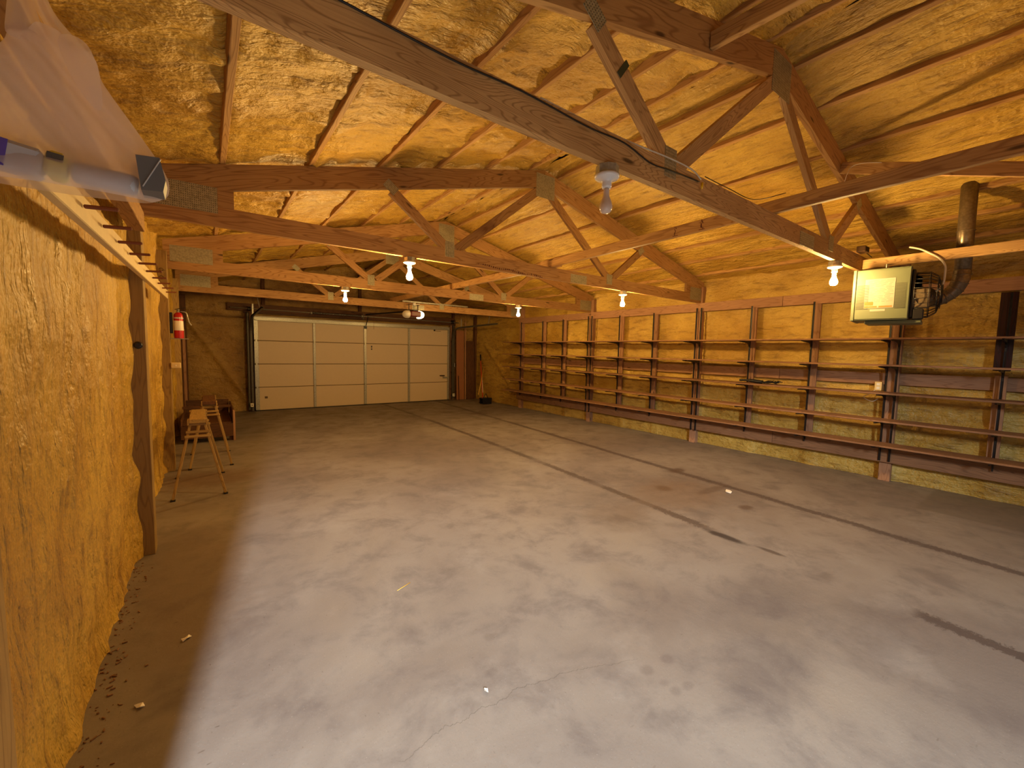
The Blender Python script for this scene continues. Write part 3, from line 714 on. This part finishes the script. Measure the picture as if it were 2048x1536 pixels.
for i in range(16):
    z = 2.18 - i * .0125
    if i in (5, 10): parts += [moved(cbox(.055, .001, .003, .0002), T((.125, -.0038, z))), moved(cbox(.055, .001, .003, .0002), T((.26, -.0038, z)))]
    else:
        xx = .100 + random.uniform(0, .02)
        while xx < .27:
            w = random.uniform(.02, .07); w = min(w, .285 - xx); 
            if w > .008: parts.append(moved(cbox(w, .001, .0022, .0002), T((xx + w / 2, -.0038, z))))
            xx += w + random.uniform(.004, .02)
o = link('label_print', mesh('print', *merge(parts)), M['ink']); place(o, hr, rl)
for x0, x1, z0, z1 in ((.094, .155, 1.960, 1.992), (.094, .182, 1.940, 1.953), (.194, .284, 1.940, 1.953)): hb('orange_block', (x0, -.0045, z0), (x1, -.0035, z1), 'inkred', .0002, None, rl)
hb('fan_shroud', (HW, .02, Z0 + .02), (HW + .02, HD - .02, Z1 - .03), 'black', .004)
# round wire fan guard behind, motor, vent box
gc = Vector((HW + .02, HD / 2, (Z0 + Z1) / 2 - .01))
parts = []
for r_, off in ((.20, .0), (.195, .09), (.16, .14), (.12, .16), (.08, .17), (.045, .17)):
    ring = [gc + Vector((off, r_ * math.cos(a), r_ * math.sin(a))) for a in [2 * PI * i / 28 for i in range(28)]]
    parts.append(tube_data(ring, .003, 5, True))
for i in range(28):
    a = 2 * PI * i / 28; d = Vector((0, math.cos(a), math.sin(a)))
    parts.append(tube_data([gc + d * .20, gc + d * .197 + Vector((.09, 0, 0)), gc + d * .16 + Vector((.14, 0, 0)), gc + d * .05 + Vector((.17, 0, 0))], .0024, 4))
fg = link('fan_guard', mesh('guard', *merge(parts), smooth=True), M['black']); place(fg, hr, t)
lathe('fan_motor', [(.0, 0), (.055, 0), (.06, .01), (.06, .10), (.04, .125), (.0, .13)], 'black', hr @ T(gc) @ Matrix.Rotation(PI / 2, 4, 'Y'), fg, 20)
for i in range(4):
    a = i * PI / 2 + .4
    o = link('fan_blade', boxmesh(.004, .13, .09, 'black', .001)); place(o, hr @ T(gc) @ Matrix.Rotation(a, 4, 'X') @ T((.02, .11, 0)) @ Matrix.Rotation(.5, 4, 'Y'), fg)
hb('draft_box', (HW, .03, Z0 + .10), (HW + .12, .15, Z0 + .26), 'ducting', .006)
hb('gas_valve', (HW + .02, .02, Z0 + .0), (HW + .09, .09, Z0 + .09), 'black', .008)
for yy in (.06, HD - .06): tube('hanger_rod', [hr @ Vector((.22, yy, Z1)), hr @ Vector((.22, yy, Z1 + .045))], .005, 'steel', t, 6)
# flue pipe: out of the draft box, elbow, up through the roof
fl = thing('flue_pipe', 'dull galvanized flue pipe curving up from the heater to the roof', 'flue pipe', (5.45, .69, 2.03))
path = spline([(5.08, .85, 2.015), (5.24, .86, 2.02), (5.36, .845, 2.022), (5.43, .79, 2.045), (5.45, .72, 2.11), (5.45, .685, 2.20), (5.45, .680, 2.28)], 7)
tube('elbow', path, .058, 'ducting', fl, 20)
tube('vertical_pipe', [(5.45, .680, 2.27), (5.45, .688, 3.03)], .056, 'ducting', fl, 22)
def ringat(p, d, r=.061):
    ring = []; d = Vector(d).normalized(); u = d.orthogonal().normalized(); v = d.cross(u)
    return tube('pipe_seam', [Vector(p) + (u * math.cos(a) + v * math.sin(a)) * r for a in [2 * PI * i / 22 for i in range(22)]], .004, 'ducting', fl, 6, True)
for i in (10, 16, 21, 25, 29, 33, 38): ringat(path[i], path[i + 1] - path[i - 1])
ringat((5.45, .684, 2.62), (0, 0, 1), .058)
# bent white conduit hanging over the support board
o = tube('bent_conduit', spline([(5.205, 1.00, 2.50), (5.20, .94, 2.475), (5.20, .893, 2.446), (5.20, .80, 2.37), (5.195, .757, 2.30), (5.195, .752, 2.22), (5.195, .758, 2.14), (5.195, .782, 2.095), (5.195, .83, 2.072), (5.19, .91, 2.052)], 6), .008, 'cable_white'); tag(o, 'bent white metal conduit hooked over the heater support board', 'conduit')
# cables on the closest chord
o = tube('chord_cable', spline([(.30, 1.333, 2.47), (.7, 1.334, 2.455), (1.0, 1.333, 2.462), (1.35, 1.333, 2.448), (1.6, 1.334, 2.455), (1.8, 1.333, 2.42), (1.95, 1.329, 2.425), (2.1, 1.333, 2.435), (2.25, 1.333, 2.44)], 6), .0035, 'cable_black'); tag(o, 'thin black cable running along the closest truss chord', 'cable')
o = tube('chord_wire', spline([(1.1, 1.345, 2.479), (1.6, 1.35, 2.481), (1.95, 1.325, 2.481), (2.15, 1.32, 2.475), (2.25, 1.325, 2.45)], 6), .004, 'cable_white'); tag(o, 'pale wire lying on top of the closest truss chord', 'wire')
o = lathe('wire_nut', [(.0, 0), (.007, 0), (.006, .02), (.004, .034), (.0, .035)], 'yellow', T((2.26, 1.322, 2.435)) @ Matrix.Rotation(PI, 4, 'X'), None, 10); tag(o, 'yellow wire nut hanging from the closest truss chord', 'wire nut')
o = tube('loose_wire', spline([(2.3, 1.33, 2.48), (2.6, 1.34, 2.487), (2.9, 1.33, 2.49), (3.16, 1.25, 2.57)], 6), .0025, 'hook'); tag(o, 'thin loose wire from the chord to the long brace', 'wire')
o = tube('twine', spline([(4.30, 1.27, 2.90), (4.30, 1.25, 2.99), (4.36, 1.24, 3.06), (4.33, 1.15, 3.05), (4.36, 1.0, 3.01), (4.40, .92, 2.99)], 6), .0025, 'cable_white'); tag(o, 'white string looped behind the overhead brace near the closest truss', 'string')
# timer box on the chord end above the heater
t = thing('transformer', 'small dark transformer box on the chord end over the heater', 'transformer', (5.05, 1.30, 2.49)); abox('transformer_box', (4.98, 1.26, 2.476), (5.10, 1.33, 2.53), 'hook', t, .005); tube('lead_wire', spline([(5.1, 1.3, 2.5), (5.2, 1.28, 2.47), (5.35, 1.30, 2.479)]), .004, 'cable_black', t, 6)

# ------------------------------------------------------------------ garage door opener
ox, oy, oz = 3.62, 8.55, 2.24
t = thing('garage_door_opener', 'maroon and white chain garage door opener with one lit lens', 'door opener', (ox, oy, oz), 0)
abox('motor_housing', (ox - .115, oy - .16, oz - .075), (ox + .115, oy + .16, oz + .045), 'maroon', t, .02)
abox('motor_cap', (ox - .06, oy - .12, oz + .04), (ox + .06, oy + .12, oz + .075), 'blackplastic', t, .012)
def lens(sx, mat, lb):
    vs, fs = [], []; nu, nv = 10, 8
    for j in range(nv + 1):
        for i in range(nu + 1):
            a = PI / 2 * i / nu; b_ = PI * (j / nv) - PI / 2
            vs.append((sx * .13 * math.sin(a), .155 * math.sin(b_) , -.005 + (.085 * math.cos(a)) * (1 if True else 1) * math.cos(b_) * -1 + .04))
    for j in range(nv):
        for i in range(nu): q = j * (nu + 1) + i; fs.append([q, q + 1, q + nu + 2, q + nu + 1])
    # bowl shaped cover: quarter ellipsoid closed by its own rim
    o = link('light_lens', mesh('lens', vs, fs, True), M[mat], label=lb); sol = o.modifiers.new('s', 'SOLIDIFY'); sol.thickness = .004
    place(o, T((ox + sx * .117, oy, oz)), t)
def lens2(sx, mat, lb):
    o = lathe('light_lens', [(.0, .115), (.035, .110), (.062, .09), (.080, .055), (.086, .02), (.086, .0), (.0, .0)][::-1], mat, T((ox + sx * .116, oy, oz - .02)) @ Matrix.Rotation(sx * PI / 2, 4, 'Y') @ Matrix.Diagonal((1, 1.7, 1, 1)), t, 24, lb)
lens2(-1, 'white', 'unlit white lens'); lens2(1, 'lens_lit', 'glowing lens')
for s in (-1, 1):
    board('hanger_strap', (ox + s * .10, oy, oz + .04), (ox + s * .10, oy, 2.44), .03, .004, 'hook', t, (0, 1, 0))
    board('hanger_strap', (ox + s * .10, oy - .1, 2.42), (ox + s * .10, oy + .12, 2.42), .03, .004, 'hook', t)
board('rail', (ox - .02, oy + .16, oz + .055), (3.33, 10.86, 2.335), .035, .035, 'black', t)
board('pull_arm', (3.34, 10.75, 2.28), (3.34, 10.93, 2.02), .02, .006, 'black', t)
abox('arm_foot', (3.31, 10.90, 1.98), (3.36, 10.944, 2.05), 'black', t)
tube('release_cord', [(3.40, 10.5, 2.29), (3.405, 10.5, 1.95)], .003, 'maroon', t, 5)
o = board('mounting_board', (ox - .2, YK[3] - .025, 2.50), (ox + 1.4, YK[3] - .028, 2.50), .006, .03, 'steel'); tag(o, 'thin bright angle bar beside the opener hangers', 'angle bar')
t2 = thing('ceiling_box', 'small white junction box above the opener', 'junction box', (ox + .0, oy - .02, 2.48)); lathe('box_body', [(.0, 0), (.03, 0), (.035, .02), (.03, .06), (.0, .065)], 'white', T((ox, oy - .05, 2.41)), t2, 12); tube('box_stub', [(ox + .03, oy - .05, 2.43), (ox + .11, oy - .08, 2.44)], .008, 'white', t2, 8)

# ------------------------------------------------------------------ left wall: peg rail, hooks, extinguisher
pr = thing('peg_rail', 'long cream board with brown pegs fixed across the wall posts', 'peg rail', (-.30, 1.5, 1.9))
pz = lambda y: 1.888 + (y - 1.5) * .0235
rb = board('rail_board', (-.313, 1.45, pz(1.45)), (-.313, 5.64, pz(5.64)), .028, .085, 'fascia', pr)
for y in (1.893, 2.2, 2.532, 2.873, 3.234, 3.613, 4.019, 4.435, 4.878, 5.348):
    board('peg', (-.297, y, pz(y) + .004), (-.215, y, pz(y) + .010), .012, .012, 'peg', rb)
for y, lb in ((6.14, 'upper'), (6.14, 'lower')):
    z = 2.30 if lb == 'upper' else 2.215
    ring = [(-.30 + .0, y - .052 - .02 + .0 * a, z) for a in (0,)]
    t = thing('eye_hook', '%s steel eye hook on the post before the extinguisher' % lb, 'hook', (-.37, 6.15, z))
    tube('hook_ring', [(-.375 + .018 * math.cos(a), 6.125, z + .018 * math.sin(a)) for a in [2 * PI * i / 12 for i in range(12)]], .003, 'hook', t, 6, True)
    tube('hook_shank', [(-.357, 6.125, z), (-.34, 6.15, z)], .003, 'hook', t, 6)
t = thing('cable_gland', 'round dark knot hole plug on the foamed post', 'plug', (-.38, 3.745, 1.45))
lathe('plug_ring', [(.0, 0), (.022, 0), (.024, .006), (.014, .010), (.0, .006)], 'black', T((-.365, 3.748, 1.463)) @ Matrix.Rotation(PI / 2, 4, 'X'), t, 14)
ex, ey = -.245, 6.22
t = thing('fire_extinguisher', 'red fire extinguisher hanging on the wall post', 'fire extinguisher', (ex, ey, 1.54))
lathe('cylinder', [(.0, .0), (.045, .0), (.044, .008), (.045, .02), (.045, .24), (.041, .27), (.030, .29), (.018, .297), (.0, .298)], 'red', T((ex, ey, 1.545)), t, 24)
lathe('label_band', [(.0455, .09), (.0462, .091), (.0462, .20), (.0455, .201)], 'paper', T((ex, ey, 1.545)), t, 24, 'cream instruction label')
lathe('collar_band', [(.0455, .225), (.0462, .226), (.0462, .238), (.0455, .239)], 'silver', T((ex, ey, 1.545)), t, 24)
vv = lathe('valve', [(.0, .295), (.014, .295), (.014, .325), (.009, .335), (.0, .336)], 'steel', T((ex, ey, 1.545)), t, 12)
board('lever', (ex - .03, ey - .01, 1.875), (ex + .07, ey - .03, 1.90), .018, .006, 'black', vv); board('carry_handle', (ex - .01, ey - .01, 1.862), (ex + .07, ey - .03, 1.862), .018, .005, 'black', t)
tube('hose', spline([(ex + .015, ey, 1.86), (ex + .07, ey, 1.845), (ex + .085, ey, 1.79), (ex + .10, ey - .01, 1.73), (ex + .12, ey - .01, 1.70)]), .007, 'steel', t, 8)
abox('wall_bracket', (-.324, ey - .02, 1.60), (-.297, ey + .02, 1.84), 'black', t)
abox('bracket_foot', (-.324, ey - .04, 1.535), (-.16, ey + .03, 1.545), 'steel', t)
t = thing('switch_box', 'small cream switch box below the fire extinguisher', 'switch', (-.25, 6.3, 1.2)); abox('switch_body', (-.324, 6.12, 1.20), (-.235, 6.16, 1.265), 'fascia', t, .006, axis=2); abox('switch_toggle', (-.285, 6.112, 1.225), (-.275, 6.12, 1.24), 'white', t, .001, axis=2)
o = abox('conduit_board', (-.33, 9.45, .05), (-.29, 9.52, 1.75), 'post', axis=2); tag(o, 'narrow upright strip of pale wood against the foam wall past the extinguisher', 'wood strip')

# ------------------------------------------------------------------ hanging bag
def bag():
    B0 = Vector((-.20, 1.30, 1.80))
    t = thing('plastic_bag', 'thin pinkish white carrier bag hanging from the closest truss', 'bag', B0)
    rows = [(1.796, -.385, -.090), (1.812, -.405, -.062), (1.835, -.41, -.057), (1.86, -.41, -.060), (1.89, -.41, -.072), (1.93, -.405, -.097), (1.97, -.39, -.122), (2.01, -.36, -.148), (2.04, -.318, -.166), (2.07, -.300, -.170), (2.098, -.296, -.178)]
    nu = 26; vs = []; fs = []
    def interp(z):
        for (z0, a0, b0), (z1, a1, b1) in zip(rows[:-1], rows[1:]):
            if z <= z1: q = (z - z0) / (z1 - z0); return a0 + (a1 - a0) * q, b0 + (b1 - b0) * q
        return rows[-1][1:]
    nr = 34
    for side in (-1, 1):
        for j in range(nr + 1):
            z = 1.796 + (2.098 - 1.796) * j / nr; xl, xr = interp(z)
            for i in range(nu + 1):
                u = i / nu; x = xl + (xr - xl) * u
                e = math.sin(PI * min(1, max(0, u))) ** .5
                low = math.exp(-((z - 1.825) / .04) ** 2)
                # tension folds run from the handle to the lower corner
                f = (x + .26) * .80 + (z - 2.10) * .62
                fold = .010 * math.sin(f * 95) * math.exp(-(f / .09) ** 2) + .006 * math.sin(f * 210 + 1)
                d = (.018 + .034 * low) * e + fold * min(1, (z - 1.796) * 9) * e
                y = side * d if side < 0 else d * .8
                zz = z + (.006 * (x + .2) / .2 if z < 1.85 else 0)
                if z > 2.085: zz += .010 * math.cos((x + .24) * 60)
                vs.append((x - B0.x, y, zz - B0.z))
    n1 = (nr + 1) * (nu + 1)
    for sd in (0, 1):
        for j in range(nr):
            for i in range(nu):
                a = sd * n1 + j * (nu + 1) + i; q = [a, a + 1, a + nu + 2, a + nu + 1]; fs.append(q if sd == 0 else q[::-1])
    o = link('bag_film', mesh('film', vs, fs, True), M['bag']); place(o, T(B0), t)
    sub = o.modifiers.new('s', 'SUBSURF'); sub.levels = sub.render_levels = 1
    def strip(name, pts, w):
        vs = []; fs = []; P = [Vector(p) for p in pts]
        for i, p in enumerate(P):
            tg = (P[min(i + 1, len(P) - 1)] - P[max(i - 1, 0)]).normalized(); n = Vector((-tg.z, 0, tg.x)); ww = w[i] / 2
            for s_ in (-1, -.5, 0, .5, 1): vs.append(p + n * ww * s_ + Vector((0, .007 * math.cos(s_ * 4 + i * .7), 0)) - B0)
        for i in range(len(P) - 1):
            for k in range(4): fs.append([i * 5 + k, i * 5 + k + 1, (i + 1) * 5 + k + 1, (i + 1) * 5 + k])
        o = link(name, mesh(name, vs, fs, True), M['bag']); sub = o.modifiers.new('s', 'SUBSURF'); sub.levels = sub.render_levels = 2; place(o, T(B0), t)
    strip('bag_handle', [(-.268, 1.285, 2.07), (-.272, 1.29, 2.11), (-.277, 1.30, 2.16), (-.272, 1.312, 2.22), (-.262, 1.318, 2.29), (-.255, 1.326, 2.345)], [.062, .048, .036, .034, .022, .016])
    strip('bag_handle', [(-.196, 1.31, 2.075), (-.216, 1.31, 2.102), (-.240, 1.31, 2.135), (-.258, 1.316, 2.18), (-.262, 1.322, 2.27), (-.257, 1.328, 2.345)], [.042, .034, .026, .024, .02, .016])
    # mouth flap folding over the front
    loop = [(-.230, 2.092), (-.205, 2.104), (-.180, 2.098), (-.168, 2.065), (-.163, 2.02), (-.160, 1.985), (-.166, 1.955), (-.190, 1.985), (-.212, 2.03)]
    vs = [Vector((-.192, 1.258, 2.04)) - B0] + [Vector((x, 1.272, z)) - B0 for x, z in loop]
    o = link('bag_flap', mesh('flap', vs, [[0, i + 1, (i + 1) % 9 + 1] for i in range(9)], True), M['bag']); sub = o.modifiers.new('s', 'SUBSURF'); sub.levels = sub.render_levels = 2; place(o, T(B0), t)
    n = tube('bag_nail', [(-.255, 1.345, 2.352), (-.255, 1.30, 2.357)], .003, 'steel', None, 6); tag(n, 'nail in the closest truss chord holding the plastic bag', 'nail')
bag()
def packet(name, label, cat, cx, cy, cz, sx, sy, sz, ry, mat, extra=None):
    t = thing(name, label, cat, (cx, cy, cz - sz / 2)); mw = T((cx, cy, cz)) @ Matrix.Rotation(ry, 4, 'Y')
    me = mesh('packet', *cbox(sx, sy, sz, .008)); o = link('wrapper', me, M[mat]); place(o, mw, t)
    if extra:
        for nm, lo, hi, m2 in extra:
            lo, hi = Vector(lo), Vector(hi); d = hi - lo; o = link(nm, boxmesh(d.x, d.y, d.z, m2, .0005)); place(o, mw @ T((lo + hi) / 2), t)
packet('snack_packet', 'purple and white wrapped packet showing through the bag bottom', 'packet', -.298, 1.281, 1.836, .088, .050, .056, .16, 'silver', [('purple_print', (-.042, -.0262, -.026), (-.002, -.025, .026), 'purple')])
packet('yellow_carton', 'small carton with a pale yellow label showing through the bag', 'carton', -.236, 1.281, 1.834, .032, .050, .052, .14, 'lemon', [('printed_seal', (-.012, -.0262, .004), (.012, -.0252, .020), 'ink')])
lathe_o = thing('foil_roll', 'grey metallic roll lying along the bag bottom', 'roll', (-.165, 1.296, 1.80))
lathe('roll_body', [(.0, -.052), (.017, -.052), (.022, -.046), (.022, .046), (.017, .052), (.0, .052)], 'silver', T((-.163, 1.284, 1.829)) @ Matrix.Rotation(PI / 2 + .06, 4, 'Y'), lathe_o, 20)
t = thing('grey_box', 'dark grey box corner poking out of the bag', 'box', (-.085, 1.27, 1.805))
pts = [(-.110, 1.880), (-.070, 1.884), (-.061, 1.838), (-.066, 1.812), (-.103, 1.808)]
prism('box_end', pts, 1.236, 1.30, 'greybox', t, (1, 0))
board('box_fold', (-.068, 1.234, 1.880), (-.100, 1.234, 1.815), .002, .003, 'silver', t, (0, 1, 0), .0005)

# ------------------------------------------------------------------ sawhorses and crate
def sawhorse(x, y, h, label, topmat, metal):
    t = thing('sawhorse', label, 'sawhorse', (x, y, 0), group='sawhorses')
    tw, L = .13, .78
    o = board('top_board', (x - .0, y - .0, h - .02), (x, y + L, h - .02), tw, .04, topmat, t)
    for yy, sy in ((y + .06, -1), (y + L - .06, 1)):
        for sx in (-1, 1):
            board('leg', (x + sx * .055, yy, h - .045), (x + sx * .205, yy + sy * .09, 0.012), .022, .030, metal, t, (0, 1, 0))
            abox('foot', (x + sx * .205 - .02, yy + sy * .09 - .02, 0), (x + sx * .205 + .02, yy + sy * .09 + .02, .014), 'black', t)
        # folded steel head bracket with cross rungs
        for i, (dz, ww) in enumerate(((-.055, .15), (-.125, .185), (-.165, .205))):
            abox('cross_rung', (x - ww / 2, yy + sy * (.012 + .02 * i) - .006, h + dz - .012), (x + ww / 2, yy + sy * (.012 + .02 * i) + .006, h + dz + .012), 'postdirty', t, axis=0)
        me = mesh('head', *merge([moved(cbox(.012, .12, .05, .002), T((-.072, 0, 0))), moved(cbox(.012, .12, .05, .002), T((.072, 0, 0)))])); o = link('head_bracket', me, M['steel' if metal == 'hook' else 'postdirty']); place(o, T((x, yy, h - .03)), t)
sawhorse(-.085, 4.98, .76, 'worn sawhorse closest to the camera, pale plank top', 'postdirty', 'postdirty')
sawhorse(.015, 6.15, .80, 'dark topped sawhorse standing behind the pale one, before the crate', 'darkwood', 'postdirty')
t = thing('wooden_crate', 'low brown wooden crate on the floor behind the sawhorses', 'crate', (0.0, 8.5, 0))
cx0, cx1, cy0, cy1 = -.33, .34, 7.72, 9.2
abox('front_board', (cx0, cy0, .07), (cx1 - .03, cy0 + .02, .27), 'darkwood', t); abox('base_board', (cx0 + .01, cy0 + .03, .27), (cx1 - .04, cy1 - .03, .29), 'darkwood', t, axis=1)
abox('side_board', (cx1 - .03, cy0, 0.0), (cx1, cy0 + .10, .47), 'post', t, axis=2); abox('side_board', (cx1 - .022, cy0 + .10, .20), (cx1, cy1, .46), 'darkwood', t); abox('side_board', (cx0, cy0 + .02, .07), (cx0 + .02, cy1, .36), 'darkwood', t)
abox('rear_board', (cx0 + .02, cy1 - .02, .1), (cx1 - .03, cy1, .50), 'darkwood', t); abox('top_rail', (cx0 + .0, cy0 + .7, .44), (cx1 - .03, cy0 + .74, .48), 'darkwood', t)
for xx in (cx0 + .02, cx1 - .08):
    for yy in (cy0 + .05, cy1 - .1): abox('crate_foot', (xx, yy, 0), (xx + .05, yy + .05, .07 if yy < 8 else .1), 'darkwood', t, axis=2)

# ------------------------------------------------------------------ boards, broom, dustpan at the far corner
def lean(name, label, x0, x1, h, mat, y, cat='board'):
    o = board(name, ((x0 + x1) / 2, y - .06, 0.004), ((x0 + x1) / 2, y + .0, h), x1 - x0, .018, mat, None, (0, -1, 0)); tag(o, label, cat); return o
lean('leaning_plank', 'tall smooth brown plank leaning beside the garage door track', 5.99, 6.25, 2.06, 'cardboard', 10.98)
lean('leaning_strip', 'narrow pinkish wood strip standing between the two leaning planks', 6.27, 6.31, 2.30, 'post', 10.97, 'wood strip')
lean('hardboard_sheet', 'shorter dark hardboard panel next to the foam corner', 6.34, 6.61, 1.76, 'darkwood', 10.99, 'board')
lean('short_stick', 'short brown stick leaning on the tall plank', 6.03, 6.05, .72, 'darkwood', 10.905, 'stick')
t = thing('push_broom', 'broom with orange handle and black grip leaning in the far corner', 'broom', (6.38, 10.1, 0))
tube('broom_handle', [(6.33, 10.0, .14), (6.57, 10.52, 1.18)], .014, 'orange', t, 10); tube('hand_grip', [(6.57, 10.52, 1.18), (6.615, 10.61, 1.36)], .019, 'blackplastic', t, 10)
abox('broom_head', (6.22, 9.97, .10), (6.44, 10.02, .15), 'maroon', t); 
parts = [tube_data([(random.uniform(-.1, .1), random.uniform(-.02, .02), .05), (random.uniform(-.12, .12), random.uniform(-.035, .035), -.045)], .003, 3) for i in range(120)]
o = link('broom_bristles', mesh('bristles', *merge(parts)), M['bristle']); o['kind'] = 'stuff'; place(o, T((6.33, 9.995, .05)), t)
t = thing('lobby_dustpan', 'black upright dustpan with loop handle standing in front of the broom', 'dustpan', (6.27, 9.72, 0))
pts = [(-.14, 0), (.14, 0), (.155, .16), (-.155, .16)]
prism('pan_back', [(6.27 + a_, b_ + .002) for a_, b_ in pts], 9.82, 9.835, 'blackplastic', t, (1, 0)); prism('pan_front', [(6.27 + a_, b_ + .002) for a_, b_ in pts], 9.66, 9.672, 'blackplastic', t, (1, 0))
abox('pan_floor', (6.13, 9.66, .0), (6.41, 9.83, .012), 'blackplastic', t); abox('pan_top', (6.115, 9.67, .155), (6.425, 9.83, .168), 'blackplastic', t)
tube('loop_handle', spline([(6.20, 9.75, .165), (6.24, 9.75, .24), (6.27, 9.75, .28), (6.30, 9.75, .24), (6.34, 9.75, .165)]), .009, 'blackplastic', t, 8)
o = tube('yellow_stick', [(6.05, 9.78, .26), (6.47, 10.18, 1.0)], .010, 'gold'); tag(o, 'thin yellow pole leaning against the broom', 'pole')
o = tube('white_stick', [(6.30, 9.95, .30), (6.52, 10.35, .75)], .007, 'white'); tag(o, 'thin white rod leaning behind the yellow pole', 'rod')
t = thing('door_button', 'small white wall button on the jamb beside the tall plank', 'button', (5.92, 11.0, 1.0)); abox('button_case', (5.89, 10.985, .98), (5.96, 11.02, 1.10), 'white', t, axis=2); abox('button_key', (5.91, 10.979, 1.03), (5.94, 10.985, 1.06), 'ink', t, axis=2)

# ------------------------------------------------------------------ scraps on the floor
def scrap(name, label, x, y, s, rz, mat, cat='paper scrap'):
    vs = [(-s, -s * .4, .004), (-.2 * s, -s * .55, .012), (s, -s * .2, .003), (s * .8, s * .45, .010), (0, s * .5, .004), (-s * .9, s * .4, .012)]
    me = mesh(name, [(v[0], v[1], v[2]) for v in vs] + [(v[0], v[1], v[2] - .0025) for v in vs], [[0, 1, 5], [1, 4, 5], [1, 2, 3], [1, 3, 4], [11, 7, 6], [11, 10, 7], [9, 8, 7], [10, 9, 7]] + [[i + 6, (i + 1) % 6 + 6, (i + 1) % 6, i] for i in range(6)])
    o = link(name, me, M[mat]); o.matrix_basis = T((x, y, 0)) @ Matrix.Rotation(rz, 4, 'Z'); tag(o, label, cat)
scrap('paper_scrap', 'small cream paper scrap on the shaded floor strip', -.12, 2.55, .022, .6, 'paper')
scrap('paper_scrap', 'small cream paper scrap near the foot of the foam wall', -.26, 2.46 - .3, .02, 2.2, 'paper')
scrap('paper_scrap', 'torn white paper scrap beside the dark floor line toward the shelves', 4.55, 2.16, .06, .4, 'paper')
scrap('foam_crumb', 'white crumb on the bright concrete close to the crack', .94, 1.42, .012, 1.4, 'paper', 'crumb')
o = tube('straw', [(.9, 2.36, .004), (1.0, 2.40, .004)], .0022, 'gold', None, 5); tag(o, 'single straw lying on the grey concrete', 'straw')
parts = []
for i in range(150):
    y = random.uniform(1.7, 3.7); x = -.435 + abs(random.gauss(0, .045)) + .015; s = random.uniform(.002, .006)
    parts.append(moved(cbox(s * 2, s, s, .001), T((x, y, s / 2)) @ Matrix.Rotation(random.uniform(0, 3), 4, 'Z') @ Matrix.Diagonal((random.uniform(.6, 2.2), 1, 1, 1))))
o = link('wall_foot_debris', mesh('debris', *merge(parts)), plain('debris_brown', (130, 92, 60), .8, var=.5)); o['kind'] = 'stuff'; o['label'] = 'dry brown crumbs along the foot of the foam wall'; o['category'] = 'debris'
